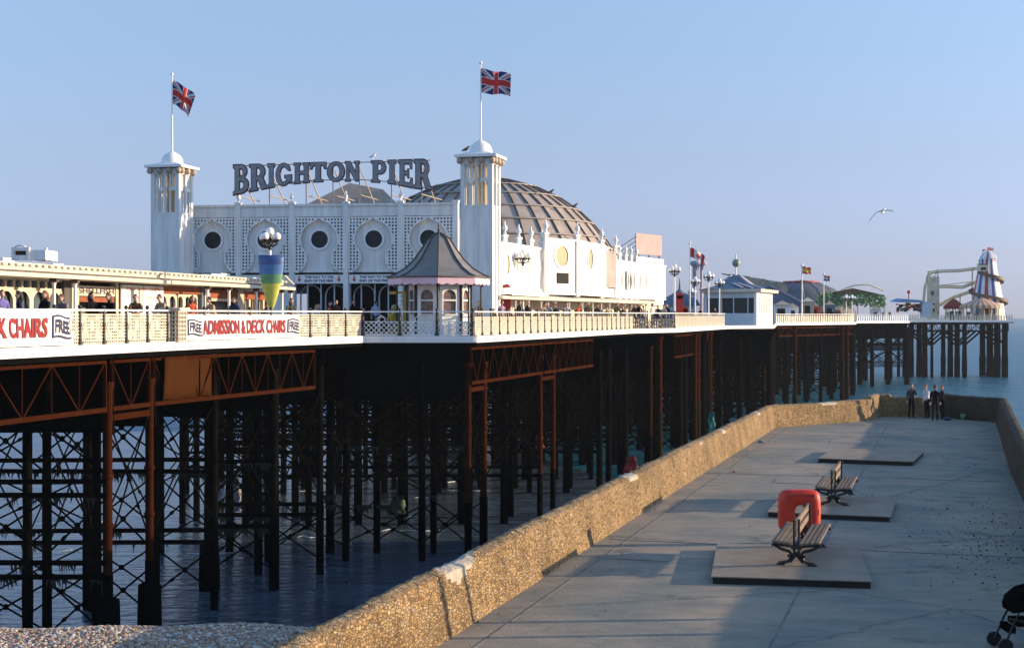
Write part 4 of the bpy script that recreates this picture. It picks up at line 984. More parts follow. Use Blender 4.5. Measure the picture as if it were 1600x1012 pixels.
# white block with strip windows and the hoarding on top
blk = thing('sea_kiosk', (XZ(1015, 116), 116, zd(116)), 'white box shaped upper room with a pink hoarding on its roof', 'building'); a_, b_, = pt(992, 108.8), pt(1037, 115)
u = (b_ - a_).normalized(); n = Vector((-u.y, u.x)) * 4; z0, z1 = EYE + 1.0, EYE + (H - 402) * 111 / F
mb = MB(); mb.prism([(a_.x, a_.y), (b_.x, b_.y), (b_.x + n.x, b_.y + n.y), (a_.x + n.x, a_.y + n.y)], z0, z1); o_ = Vector((u.y, -u.x)) * .12
mb.prism([(a_.x + o_.x, a_.y + o_.y), (b_.x + o_.x, b_.y + o_.y), (b_.x + o_.x * .1, b_.y + o_.y * .1), (a_.x + o_.x * .1, a_.y + o_.y * .1)], z1 - 1.0, z1 - .86); mb.build('wall', M['white'], blk)
for i in range(5):
    c = a_.lerp(b_, .3 + .13 * i); mb = MB(); mb.box((c.x + o_.x * .3, c.y + o_.y * .3, EYE + 3.0), (.72, .04, 1.3), math.atan2(u.y, u.x)); mb.build('window', mat('dull_pane', (.26, .27, .28), .4), blk)
hb = thing('hoarding', (XZ(1014, 112), 112, z1), 'large pinkish grey boarded hoarding on the white box roof', 'hoarding'); za, zb = EYE + (H - 398) * 112 / F, EYE + (H - 366) * 112 / F
mb = MB(); c0, c1 = pt(994, 110.5), pt(1034, 114); mb.prism([(c0.x, c0.y), (c1.x, c1.y), (c1.x - .05, c1.y + .2), (c0.x - .05, c0.y + .2)], za, zb); mb.build('board', M['pinkboard'], hb)
mb = MB()
for k in range(5): zz = zb - .25 - .35 * k; mb.beam((c0.x, c0.y + .1, zz), (c0.x - 1.8, c0.y + 3.5, zz - 1.2), .05)
for t in (.1, .5, .9): p = c0.lerp(c1, t); mb.beam((p.x, p.y + .25, z1), (p.x, p.y + .25, zb - .1), .12)
mb.build('stay', M['tan'], hb)

# towers
def tower(label, px0, D, w, flag_z):
    c = Vector((XZ(px0, D) + w * .61, D + w * .5)); yaw = -R(14); z0 = zd(D); zt = EYE + 8.55; root = thing('tower', (c.x, c.y, z0), label, 'tower', 'square white corner towers')
    def bx(mb, x, y, z0_, z1_, sx, sy, m=None):
        v = Matrix.Rotation(yaw, 2) @ Vector((x, y)); mb.box((c.x + v.x, c.y + v.y, (z0_ + z1_) / 2), (sx, sy, z1_ - z0_), yaw, m)
    h = w / 2; zl = zt - 2.6
    mb = MB(); bx(mb, 0, 0, z0, zl, w - .16, w - .16)
    for sx in (-1, 1):
        for sy in (-1, 1): bx(mb, sx * (h - .11), sy * (h - .11), z0, zt - .25, .22, .22)
    for (x, y, sx, sy) in ((0, -h + .06, .14, .12), (0, h - .06, .14, .12), (-h + .06, 0, .12, .14), (h - .06, 0, .12, .14)): bx(mb, x, y, z0, zt - .3, sx, sy)
    bx(mb, 0, 0, zt - .35, zt - .05, w - .05, w - .05); bx(mb, 0, 0, zl - .05, zl + .06, w - .12, w - .12)
    q = w / 4
    for sx in (-1, 1):                                         # louvred lantern slots
        for ax in (0, 1):
            for sg in (-1, 1):
                for dd in (-.19, 0, .19):
                    a = sx * q + dd * .9; b = sg * (h - .12)
                    bx(mb, a if ax == 0 else b, b if ax == 0 else a, zl if dd else zl + 1.35, zt - .3, .07 if ax == 0 else .07, .07)
                bx(mb, (sx * q) if ax == 0 else sg * (h - .12), sg * (h - .12) if ax == 0 else sx * q, zl + 1.3, zl + 1.5, (.5 if ax == 0 else .08), (.08 if ax == 0 else .5))
    bx(mb, 0, 0, z0, z0 + .5, w + .1, w + .1)
    mb.build('shaft', M['white'], root)
    mb = MB(); bx(mb, 0, 0, zl, zt - .3, w * .32, w * .32); mb.build('lantern_core', tanglass, root)
    for i, (x, y) in enumerate([(a * (h + .02), -h - .1) for a in (-1, -.33, .33, 1)] + [(h + .1, a * h) for a in (-.8, 0, .8)]):
        v = Matrix.Rotation(yaw, 2) @ Vector((x, y)); mb = MB(); mb.ball((c.x + v.x, c.y + v.y, zt - .18), .17, 8, sz=1.1); mb.build('corbel', M['tan'], root)
    mb = MB(); cw = h + .27
    bx(mb, 0, 0, zt, zt + .14, cw * 2, cw * 2)
    v4 = [Matrix.Rotation(yaw, 2) @ Vector((x * cw * .92, y * cw * .92)) for x, y in ((-1, -1), (1, -1), (1, 1), (-1, 1))]; v5 = [v * .45 for v in v4]
    mb.add([(c.x + v.x, c.y + v.y, zt + .142) for v in v4] + [(c.x + v.x, c.y + v.y, zt + .34) for v in v5], [(0, 1, 5, 4), (1, 2, 6, 5), (2, 3, 7, 6), (3, 0, 4, 7), (4, 5, 6, 7)])
    mb.lathe((c.x, c.y, zt + .22), [(.62, 0), (.62, .16), (.60, .34), (.48, .54), (.27, .68), (.1, .77), (.05, .82), (.05, 1.1), (.01, 1.15)], 18)
    mb.build('cap', M['trim'], root)
    return c, zt + 1.3
tl, tz1 = tower('left tower, farther and partly behind the low arcade roof', 234, 80.8, 1.76, 0)
tr, tz2 = tower('right tower, taller looking, beside the bright side wall', 719, 75.6, 1.76, 0)

# flags
def union(u, v):
    x = (u - .5) * 2.0; y = (v - .5)                     # x -1..1 , y -.5...5
    if abs(x) < .12 or abs(y) < .12: return 0
    if abs(x) < .18 or abs(y) < .18: return 1
    d1 = (y - x * .5) * .894; d2 = (y + x * .5) * .894
    for d, s in ((d1, 1), (d2, -1)):
        if abs(d) < .1:
            k = d * (1 if x > 0 else -1) * s
            if 0 < -k < .067: return 0
            return 1
    return 2
def spain(u, v): return 0 if v < .25 or v > .75 else 1
def dutch(u, v): return 0 if v > .66 else 1 if v > .33 else 2
def canada(u, v):
    if u < .25 or u > .75: return 0
    return 0 if abs(u - .5) / .16 + abs(v - .52) / .33 < 1 else 1
FR = mat('flag_red', (.62, .03, .025), .8); FWh = mat('flag_white', (.75, .72, .70), .8); FB = mat('flag_blue', (.025, .03, .13), .8); FY = mat('flag_yellow', (.8, .5, .04), .8)
def flagpole(base, top, pole_r, fl_, ftop, L, Hh, fun, mats, label, flabel_droop, nu=60, nv=30):
    root = thing('flagpole', base, label, 'flag'); b = Vector(base)
    mb = MB(); mb.tube([b, (b.x, b.y, top)], [pole_r, pole_r * .6], 8); mb.ball((b.x, b.y, top + .05), pole_r * 1.8, 8); mb.build('pole', M['trim'], root)
    mb = MB(); du, dv, ph = flabel_droop; vs = []
    for j in range(nv + 1):
        for i in range(nu + 1):
            u, v = i / nu, j / nv
            x = u * L * math.cos(du * u) ; z = ftop - (1 - v) * Hh * (1 - .12 * u) - L * u * math.sin(du) * (.6 + .4 * u) + .05 * math.sin(u * 9 + ph)
            x -= (1 - v) * dv * u * L
            vs.append((b.x + .03 + x, b.y + .12 * math.sin(u * 8 + ph + v * 1.5) * (.3 + u), z))
    mb.v = [tuple(v) for v in vs]
    for j in range(nv):
        for i in range(nu): mb.f.append((j * (nu + 1) + i, j * (nu + 1) + i + 1, (j + 1) * (nu + 1) + i + 1, (j + 1) * (nu + 1) + i)); mb.mi.append(fun((i + .5) / nu, (j + .5) / nv)); mb.smooth.append(True)
    mb.build('flag', mats, root)
UM = [FR, FWh, FB]
flagpole((tl.x, tl.y, tz1 - .05), EYE + (H - 118) * 81.7 / F, .05, 0, EYE + (H - 127) * 81.7 / F, 1.6, 1.35, union, UM, 'drooping Union flag on the left tower', (.60, .30, .4))
flagpole((tr.x, tr.y, tz2 - .05), EYE + (H - 101) * 76.6 / F, .05, 0, EYE + (H - 109) * 76.6 / F, 1.62, 1.32, union, UM, 'outstretched Union flag on the right tower', (.17, .02, 1.2))
D = 125; flagpole((XZ(1078, D), D, zd(D)), EYE + (H - 381) * D / F, .06, 0, EYE + (H - 387) * D / F, 1.5, .85, canada, [FR, FWh], 'Canadian flag on a tall pole among the globe lamps', (.55, .1, .5), 30, 15)
D = 184; flagpole((XZ(1253, D), D, zd(D)), EYE + (H - 415) * D / F, .11, 0, EYE + (H - 416) * D / F, 1.15, .95, spain, [FR, FY], 'Spanish flag on the pole right of the pavilion', (.2, .0, .5), 24, 12)
D = 190; flagpole((XZ(1287, D), D, zd(D)), EYE + (H - 429) * D / F, .09, 0, EYE + (H - 430) * D / F, .8, .75, dutch, UM, 'red, white and blue striped flag on the thin pole before the tent', (.2, .0, .9), 24, 12)

# ------------------------------------------------------------ roof sign
def arc(cx, cy, rx, ry, a0, a1, n=10): return [(cx + rx * math.cos(R(a0 + (a1 - a0) * i / n)), cy + ry * math.sin(R(a0 + (a1 - a0) * i / n))) for i in range(n + 1)]
LET = {
 'I': [[(0, 0), (1, 0), (1, .12), (.8, .17), (.8, .83), (1, .88), (1, 1), (0, 1), (0, .88), (.2, .83), (.2, .17), (0, .12)]],
 'T': [[(0, 1), (0, .66), (.12, .66), (.2, .82), (.34, .82), (.34, .16), (.2, .11), (.2, 0), (.8, 0), (.8, .11), (.66, .16), (.66, .82), (.8, .82), (.88, .66), (1, .66), (1, 1)]],
 'H': [[(0, 0), (.44, 0), (.44, .1), (.36, .15), (.36, .43), (.64, .43), (.64, .15), (.56, .1), (.56, 0), (1, 0), (1, .1), (.92, .15), (.92, .85), (1, .9), (1, 1), (.56, 1), (.56, .9), (.64, .85), (.64, .6), (.36, .6), (.36, .85), (.44, .9), (.44, 1), (0, 1), (0, .9), (.08, .85), (.08, .15), (0, .1)]],
 'N': [[(0, 0), (.38, 0), (.38, .1), (.29, .15), (.29, .58), (.70, 0), (.93, 0), (.93, .85), (1, .9), (1, 1), (.62, 1), (.62, .9), (.72, .85), (.72, .46), (.36, 1), (0, 1), (0, .9), (.08, .85), (.08, .15), (0, .1)]],
 'E': [[(0, 0), (1, 0), (1, .34), (.88, .34), (.8, .16), (.44, .16), (.44, .43), (.6, .43), (.66, .34), (.76, .34), (.76, .66), (.66, .66), (.6, .58), (.44, .58), (.44, .84), (.78, .84), (.85, .68), (.97, .68), (.97, 1), (0, 1), (0, .89), (.12, .84), (.12, .16), (0, .11)]],
 'P': [[(0, 0), (.58, 0), (.58, .1), (.45, .15), (.45, .38)] + arc(.58, .69, .42, .31, -90, 90) + [(0, 1), (0, .9), (.12, .85), (.12, .15), (0, .1)], [(.45, .54)] + arc(.54, .695, .16, .155, -90, 90) + [(.45, .85)]],
 'R': [[(0, 0), (.5, 0), (.5, .1), (.42, .15), (.42, .38), (.5, .38), (.72, 0), (1.08, 0), (1.08, .1), (.99, .13), (.80, .46)] + arc(.54, .71, .38, .29, -38, 90) + [(0, 1), (0, .9), (.11, .85), (.11, .15), (0, .1)], [(.42, .54)] + arc(.50, .695, .15, .155, -90, 90) + [(.42, .85)]],
 'B': [[(0, 0)] + arc(.56, .28, .44, .28, -90, 62) + arc(.54, .77, .36, .23, -55, 90) + [(0, 1), (0, .9), (.11, .85), (.11, .15), (0, .1)], [(.41, .15)] + arc(.50, .285, .17, .135, -90, 90) + [(.41, .42)], [(.41, .60)] + arc(.49, .725, .14, .125, -90, 90) + [(.41, .85)]],
 'O': [arc(.5, .5, .5, .51, 0, 345, 23), arc(.5, .5, .22, .33, 0, 345, 23)],
 'G': [arc(.5, .5, .5, .51, 42, 318, 20) + [(.9, .05), (1, .05), (1, .46), (.54, .46), (.54, .35), (.66, .31), (.66, .20)] + arc(.5, .5, .23, .34, 305, 55, 16) + [(.78, .66), (.92, .66)]],
}
def letter_mesh(ch, off, ext):
    cu = bpy.data.curves.new('l', 'CURVE'); cu.dimensions = '2D'; cu.fill_mode = 'BOTH'; cu.extrude = ext; cu.offset = off
    for pl in LET[ch]:
        sp = cu.splines.new('POLY'); sp.points.add(len(pl) - 1); sp.use_cyclic_u = True
        for i, (x, y) in enumerate(pl): sp.points[i].co = (x, y, 0, 1)
    o = bpy.data.objects.new('l', cu); COL.objects.link(o); bpy.context.view_layer.update(); me = o.to_mesh()
    vs = [v.co.copy() for v in me.vertices]; fs = [tuple(p.vertices) for p in me.polygons]; o.to_mesh_clear(); bpy.data.objects.remove(o); bpy.data.curves.remove(cu); return vs, fs
SD = 82.0; sign = thing('roof_sign', (XZ(515, SD), SD, zp), 'big serif roof sign reading BRIGHTON PIER above the theatre', 'sign')
px = lambda z: 340 + z / 4.444
word = [('B', 95, 206), ('R', 210, 333), ('I', 338, 392), ('G', 398, 512), ('H', 525, 638), ('T', 641, 755), ('O', 760, 885), ('N', 887, 990), ('P', 1069, 1175), ('I', 1184, 1246), ('E', 1257, 1358), ('R', 1366, 1484)]
def topy(x): return 230 + (116 + (x - 95) / 1390 * -25) / 4.444
def boty(x):
    K_ = [(95, 328), (206, 308), (333, 284), (392, 274), (512, 256), (638, 244), (755, 240), (990, 239), (1069, 246), (1175, 254), (1246, 266), (1358, 290), (1484, 305)]
    for (xa, ya), (xb, yb) in zip(K_, K_[1:]):
        if xa <= x <= xb: return 230 + (ya + (yb - ya) * (x - xa) / (xb - xa)) / 4.444
    return 230 + (K_[0][1] if x < 95 else K_[-1][1]) / 4.444
yaws = math.tan(R(6))
for ch, x0, x1 in word:
    lo_ = None
    for off, ext, mt, nm, dy in ((.022, .09, M['signedge'], 'letter', .0), (-.022, .02, M['signface'], 'letter_face', -.105)):
        vs, fs = letter_mesh(ch, off, ext); q = MB(); out = []
        for v in vs:
            zx = x0 + (x1 - x0) * v.x; zx_ = max(95, min(1484, zx)); ty, by = topy(zx), boty(zx_); py = by + (ty - by) * v.y; wx = XZ(px(zx), SD); out.append((wx, SD - (wx + 10) * yaws + dy + v.z, EYE + (H - py) * SD / F))
        q.add(out, fs); oo = q.build(nm, mt, sign if lo_ is None else lo_); lo_ = lo_ or oo
mb = MB()
yy = lambda x: SD - (XZ(px(x), SD) + 10) * yaws + .14
for f in (lambda x: topy(x) + 1.5, lambda x: boty(x) - 3):
    pts = [Vector((XZ(px(x), SD), yy(x), EYE + (H - f(x)) * SD / F)) for x in range(100, 1481, 60)]
    for a, b in zip(pts, pts[1:]): mb.beam(a, b, .05, .05)
for x in (130, 350, 610, 800, 985, 1210, 1420):
    X = XZ(px(x), SD); zt_ = EYE + (H - topy(x)) * SD / F; mb.beam((X, yy(x), zp - .3), (X, yy(x), zt_ - .3), .06, .06); mb.beam((X + .1, yy(x), zt_ - .5), (X + .9, yy(x) + 2.0, zp - .4), .05, .05)
    mb.beam((X + .0, yy(x), zp + .55), (X + 1.1, yy(x) + 1.0, zp + .3), .09, .05)
mb.build('support_frame', M['tan'], sign)

# ------------------------------------------------------------ low arcade of stalls at the left
ar = thing('arcade', (-14, 58, zd(58)), 'long low cream arcade of stalls under a flat roof at the left', 'building')
e0, e1 = pt(-120, 42.6), pt(462, 71.5); ud = (e1 - e0).normalized(); nb = Vector((-ud.y, ud.x)); LA = (e1 - e0).length; ang = math.atan2(ud.y, ud.x)
def AP(s, off, z): p = e0 + ud * s + nb * off; return Vector((p.x, p.y, z))
def abox(mb, s0, s1, o0, o1, z0, z1, m=None):
    mb.add([AP(s, o, z) for z in (z0, z1) for o in (o0, o1) for s in (s0, s1)], [(0, 2, 3, 1), (4, 5, 7, 6), (0, 1, 5, 4), (2, 6, 7, 3), (0, 4, 6, 2), (1, 3, 7, 5)], m)
ze = EYE + 1.40
mb = MB(); abox(mb, 0, LA, 0, 4.6, ze, ze + .14); abox(mb, 0, LA - 1.0, .25, 4.2, ze + .22, ze + .48); abox(mb, 0, LA - .6, .12, 4.4, ze + .14, ze + .22, 1); 
for i in range(70): s = .3 + i * LA / 72; abox(mb, s, s + .22, .16, .25, ze + .36, ze + .44)
mb.build('roof', [M['cream'], M['domerib']], ar)
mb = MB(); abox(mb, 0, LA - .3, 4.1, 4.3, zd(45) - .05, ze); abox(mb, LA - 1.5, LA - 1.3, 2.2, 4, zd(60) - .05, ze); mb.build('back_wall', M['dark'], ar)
def s_at(px_):
    lo_, hi_ = 0, LA
    for _ in range(40):
        m_ = (lo_ + hi_) / 2; p = AP(m_, 1.5, 0)
        if 800 + p.x / p.y * F < px_: lo_ = m_
        else: hi_ = m_
    return lo_
# stall fronts 1.5 m behind the eave
def arched(s0, s1, n, mt=None, glassm=None):
    mb = MB(); w = (s1 - s0) / n; zb, zt = zd(50) - .05, ze - .42
    abox(mb, s0, s1, 1.5, 1.62, zt, zt + .10); abox(mb, s0, s1, 1.5, 1.62, ze - .06, ze - .001)
    for i in range(n + 1): abox(mb, s0 + w * i - .13 * (i > 0), s0 + w * i + .13 * (i < n), 1.48, 1.6, zb, zt)
    for i in range(n):
        c = s0 + w * (i + .5); r = w / 2 - .12
        for q in range(8):
            t0, t1 = math.pi * q / 8, math.pi * (q + 1) / 8
            mb.add([AP(c + r * math.cos(t0), 1.49, zt - r - .03 + r * math.sin(t0)), AP(c + r * math.cos(t1), 1.49, zt - r - .03 + r * math.sin(t1)), AP(c + r * math.cos(t1), 1.49, zt), AP(c + r * math.cos(t0), 1.49, zt)], [(0, 1, 2, 3)])
        abox(mb, s0 + w * i + .1, s0 + w * (i + 1) - .1, 1.5, 1.58, zb, zb + .85)
    for i in range(2 * n): abox(mb, s0 + (s1 - s0) * i / (2 * n) - .06, s0 + (s1 - s0) * i / (2 * n) + .06, 1.52, 1.58, zt + .1, ze - .06)
    mb.build('arched_front', mt or M['cream'], ar)
    mb = MB(); abox(mb, s0, s1, 1.66, 1.68, zb, ze - .01); mb.build('glazing', glassm or mat('stall_glass', (.10, .13, .16), .2, var=.3, spec=.8), ar)
S = s_at
arched(S(-60), S(97), 6)
mb = MB(); abox(mb, S(97), S(107), 1.4, 1.9, zd(50), ze); mb.build('pier_block', mat('dark_slate_pier', (.09, .08, .08), .7), ar)
# shellfish stall
sf = MB(); abox(sf, S(107), S(118), 1.35, 1.6, zd(50), ze - .001); abox(sf, S(176), S(180), 1.35, 1.6, zd(50), ze - .001); abox(sf, S(118), S(176), 1.4, 1.55, ze - .55, ze - .16, 0); abox(sf, S(118), S(176), 1.4, 1.6, zd(50), zd(50) + .95); sf.build('stall_front', M['cream'], ar)
sf = MB(); abox(sf, S(118), S(176), 1.42, 2.4, ze - .78, ze - .58, 0); sf.build('stall_blind', M['orange'], ar)
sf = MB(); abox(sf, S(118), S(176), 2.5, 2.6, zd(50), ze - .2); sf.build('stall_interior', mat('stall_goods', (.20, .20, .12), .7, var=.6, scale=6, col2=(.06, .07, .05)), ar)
pts, fs = textmb('SHELLFISH', S(174) - S(119), .22, bold=.02); sf = MB(); sf.add([AP(S(119) + p[0], 1.39, ze - .46 + p[1]) for p in pts], fs); sf.build('lettering', M['navy'], ar)
# white price boards
pb = MB(); abox(pb, S(181), S(214), 1.25, 1.32, zd(50), ze - .06); abox(pb, S(215.5), S(247), 1.25, 1.32, zd(50), ze - .06); bo = pb.build('price_board', M['white'], ar)
rp = mat('faded_red_print', (.62, .30, .27), .8); gp = mat('grey_print', (.30, .28, .32), .8)
for (x0, x1, z, h_, tx, mt) in ((189, 242, -.28, .12, 'FISH AND CHIPS', rp), (198, 208, -.58, .07, 'COD', rp), (219, 229, -.58, .07, 'ICES', rp), (232, 244, -.58, .07, 'DRINKS', rp)):
    pts, fs = textmb(tx, S(x1) - S(x0), h_, bold=.04); q = MB(); q.add([AP(S(x0) + p[0], 1.24, ze + z + p[1]) for p in pts], fs); q.build('lettering', mt, ar)
q = MB()
for cx0 in (199, 220, 233):
    for r_ in range(7): abox(q, S(cx0), S(cx0 + random.uniform(7, 10)), 1.237, 1.25, ze - .72 - .09 * r_, ze - .69 - .09 * r_)
q.build('price_lines', gp, ar)
arched(S(276), S(309), 3); 
sf = MB(); abox(sf, S(247), S(309), 1.34, 1.46, ze - .33, ze - .06); abox(sf, S(322), S(372), 1.34, 1.46, ze - .5, ze - .08); abox(sf, S(372), S(420), 1.32, 1.44, ze - .5, ze - .08); sf.build('fascia_board', M['orange'], ar)
arched(S(248), S(276), 2)
sf = MB(); abox(sf, S(309), S(314), 1.3, 1.9, zd(60), ze); sf.build('pier_block', M['slate'], ar)
sf = MB(); abox(sf, S(314), S(322), 1.3, 1.5, zd(60), ze - .001); abox(sf, S(366), S(375), 1.3, 1.5, zd(60), ze - .001); abox(sf, S(322), S(366), 1.32, 1.5, ze - .62, ze - .5); abox(sf, S(322), S(366), 1.32, 1.5, zd(60), zd(60) + .8)
for x in (375, 385, 396, 407, 419): abox(sf, S(x) - .09, S(x) + .09, 1.32, 1.48, zd(60), ze - .5)
abox(sf, S(375), S(420), 1.33, 1.47, zd(60), zd(60) + .8); sf.build('stall_front', M['cream'], ar)
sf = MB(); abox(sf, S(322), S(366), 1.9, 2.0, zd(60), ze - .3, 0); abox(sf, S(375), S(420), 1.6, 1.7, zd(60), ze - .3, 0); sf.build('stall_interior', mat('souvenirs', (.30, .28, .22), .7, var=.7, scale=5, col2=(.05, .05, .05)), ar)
for px_ in (35, 69, 283, 318, 362, 384, 404, 452):
    p = AP(S(px_) , .25, 0); mb = MB(); mb.lathe((p.x, p.y, 0), [(.09, zd(p.y)), (.09, zd(p.y) + .5), (.07, zd(p.y) + .55), (.06, ze - .25), (.075, ze - .2), (.12, ze)], 10, 0); mb.box((p.x, p.y, ze - .07), (.26, .26, .14), m=1); mb.build('column', [M['trim'], M['domerib']], ar)
# roof vent box on the arcade
D0 = 44.8; bxr = thing('roof_hatch', (XZ(35, D0), D0, ze + .48), 'white box with a dark opening standing on the arcade roof', 'hatch'); cx0, cx1 = XZ(19, D0), XZ(46, D0); cz0, cz1 = ze + .42, EYE + (H - 387) * D0 / F
mb = MB(); w_ = cx1 - cx0; mb.box(((cx0 + cx1) / 2, D0 + .02, cz0 + .08), (w_, .12, .16)); mb.box((cx0 + .04, D0 + .02, (cz0 + cz1) / 2), (.09, .14, cz1 - cz0 + .02)); mb.box((cx1 - .04, D0 + .02, (cz0 + cz1) / 2), (.09, .14, cz1 - cz0 + .02)); mb.box(((cx0 + cx1) / 2, D0 + .02, cz1 - .05), (w_, .12, .1))
mb.tube([(cx0 + w_ * .2 + w_ * .3 * (1 - math.cos(t)), D0 - .02, cz1 + .07 * math.sin(t)) for t in [math.pi * i / 8 for i in range(9)]], .03, 5)
mb.box((cx1 + .26, D0 + .6, (cz0 + cz1) / 2 - .03), (.5, 1.2, cz1 - cz0 - .08)); mb.box((cx1 + .5, D0 + .1, (cz0 + cz1) / 2), (.06, .1, cz1 - cz0 + .02)); mb.build('case', M['white'], bxr)
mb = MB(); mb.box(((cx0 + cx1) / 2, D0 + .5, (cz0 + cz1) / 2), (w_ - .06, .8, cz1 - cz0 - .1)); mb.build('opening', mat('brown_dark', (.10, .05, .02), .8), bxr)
mb = MB()
for k, (px_, zz) in enumerate(((4, .2), (82, .12), (330, .14), (345, .2), (395, .1))):
    p = AP(S(px_), 1.5, ze + .48); mb.box((p.x, p.y, p.z + zz / 2), (.7 if k < 2 else 1.0, .5, zz), ang)
tag(mb.build('roof_vents', M['white'], ar))
mb = MB(); p = AP(S(396), .6, ze + .48); mb.add([(p.x - .45, p.y, p.z), (p.x + .45, p.y, p.z), (p.x, p.y, p.z + .35), (p.x - .45, p.y + .6, p.z), (p.x + .45, p.y + .6, p.z), (p.x, p.y + .6, p.z + .35)], [(0, 1, 2), (5, 4, 3), (0, 2, 5, 3), (1, 4, 5, 2)]); mb.build('gable', M['cream'], ar)
mb = MB(); p = AP(S(445), .6, ze + .3); mb.add([(p.x - .45, p.y, p.z), (p.x + .45, p.y, p.z), (p.x, p.y, p.z + .45), (p.x - .45, p.y + .6, p.z), (p.x + .45, p.y + .6, p.z), (p.x, p.y + .6, p.z + .45)], [(0, 1, 2), (5, 4, 3), (0, 2, 5, 3), (1, 4, 5, 2)]); mb.build('gable', M['cream'], ar)

# ------------------------------------------------------------ kiosk with swept tent roof
D0 = 67.6; kc = Vector((XZ(686, D0), D0)); zk = zd(D0)
kk = thing('kiosk', (kc.x, kc.y, zk), 'octagonal kiosk with a grey swept tent roof and scalloped pink valance', 'kiosk')
ze_ = EYE + (H - 432) * (D0 - 2) / F; zt_ = EYE + (H - 366) * D0 / F
prof = [(2.44, ze_), (2.1, ze_ + .12), (1.6, ze_ + .42), (1.15, ze_ + .86), (.8, ze_ + 1.36), (.48, ze_ + 1.85), (.16, zt_), (.02, zt_ + .05)]
a8 = R(-90 + 1.5)
mb = MB(); mb.lathe((kc.x, kc.y, 0), prof, 8, sm=False, a0=a8); mb.lathe((kc.x, kc.y, 0), [(.5, ze_ - .02), (2.44, ze_)], 8, sm=False, a0=a8)
mb.build('roof', M['lead'], kk)
mb = MB()
for k in range(8):
    t = a8 + k * math.pi / 4; mb.tube([(kc.x + (r + .02) * math.cos(t), kc.y + (r + .02) * math.sin(t), z + .03) for r, z in prof], .035, 5)
mb.lathe((kc.x, kc.y, zt_), [(.07, 0), (.04, .12), (.09, .2), (.03, .28), (.05, .4), (.005, .58)], 8)
mb.tube([(kc.x + 2.46 * math.cos(a8 + k * math.pi / 4), kc.y + 2.46 * math.sin(a8 + k * math.pi / 4), ze_) for k in range(9)], .04, 5)
mb.build('roof_rib', M['domerib'], kk)
mb = MB()
for k in range(8):
    t0, t1 = a8 + k * math.pi / 4, a8 + (k + 1) * math.pi / 4; p, q = Vector((kc.x + 2.42 * math.cos(t0), kc.y + 2.42 * math.sin(t0))), Vector((kc.x + 2.42 * math.cos(t1), kc.y + 2.42 * math.sin(t1))); n = 32
    top = [p.lerp(q, i / n) for i in range(n + 1)]; vs = [(v.x, v.y, ze_ - .01) for v in top] + [(v.x, v.y, ze_ - .30 - .07 * abs(math.sin(math.pi * 4 * i / n))) for i, v in enumerate(top)]
    mb.add(vs, [(i, n + 1 + i, n + 2 + i, i + 1) for i in range(n)])
o = mb.build('valance', M['pink'], kk); o.modifiers.new('s', 'SOLIDIFY').thickness = .03
rb = 1.5
for k in range(8):
    t0, t1 = a8 + k * math.pi / 4, a8 + (k + 1) * math.pi / 4; p, q = Vector((kc.x + rb * math.cos(t0), kc.y + rb * math.sin(t0))), Vector((kc.x + rb * math.cos(t1), kc.y + rb * math.sin(t1)))
    u = (q - p).normalized(); n_ = Vector((u.y, -u.x)); L = (q - p).length; an = math.atan2(u.y, u.x)
    def kb(mb, s0, s1, z0, z1, o0, o1, m=None):
        c = p + u * (s0 + s1) / 2 + n_ * (o0 + o1) / 2; mb.box((c.x, c.y, (z0 + z1) / 2), (s1 - s0, abs(o1 - o0), z1 - z0), an, m)
    mb = MB(); kb(mb, .08, L - .08, zk, zk + .95, -.06, .0); kb(mb, .08, .26, zk + .95, ze_, -.06, 0); kb(mb, L - .26, L - .08, zk + .95, ze_, -.06, .0); kb(mb, .26, L - .26, zk + 1.62, zk + 1.7, -.05, .0); kb(mb, .26, L - .26, zk + 2.15, ze_, -.06, .0); kb(mb, .2, L - .2, zk + .95, zk + 1.02, -.04, .05)
    w2 = L / 2 - .26
    for i in range(8):
        s0_, s1_ = math.pi * i / 8, math.pi * (i + 1) / 8; f = lambda s: (L / 2 + w2 * math.cos(s), zk + 1.85 + .3 * math.sin(s))
        (xa, za), (xb, zb2) = f(s0_), f(s1_); mb.add([(*(p + u * xa), za), (*(p + u * xb), zb2), (*(p + u * xb), zk + 2.16), (*(p + u * xa), zk + 2.16)], [(0, 1, 2, 3)])
    mb.build('wall_panel', M['white'], kk)
    mb = MB(); kb(mb, .24, L - .24, zk + 1.0, zk + 2.2, -.1, -.08); mb.build('window', mat('kiosk_window', (.28, .17, .13), .35, var=.8, scale=6, col2=(.06, .04, .05)), kk)
    mb = MB(); pp = p; mb.tube([(pp.x, pp.y, zk), (pp.x, pp.y, ze_)], .075, 8); c2 = Vector((kc.x + 2.0 * math.cos(t0), kc.y + 2.0 * math.sin(t0))); mb.tube([(c2.x, c2.y, zk), (c2.x, c2.y, ze_)], .045, 8)
    mb.tube([(c2.x, c2.y, ze_ - .5), (c2.x + .12 * math.cos(t0), c2.y + .12 * math.sin(t0), ze_ - .28), (c2.x + .3 * math.cos(t0), c2.y + .3 * math.sin(t0), ze_ - .1)], .03, 5); mb.build('post', M['post'], kk)
mb = MB()
for (x, y, sx, sz, zz) in ((-1.75, -.6, .12, .12, 1.9), (-1.75, -.6, .1, .1, 1.7), (-1.75, -.6, .12, .12, 1.5)): mb.ball((kc.x + x, kc.y + y, zk + zz), .1, 8)
tag(mb.build('hanging_balls', M['trim']), 'string of white balls hanging under the kiosk eave', 'decoration')

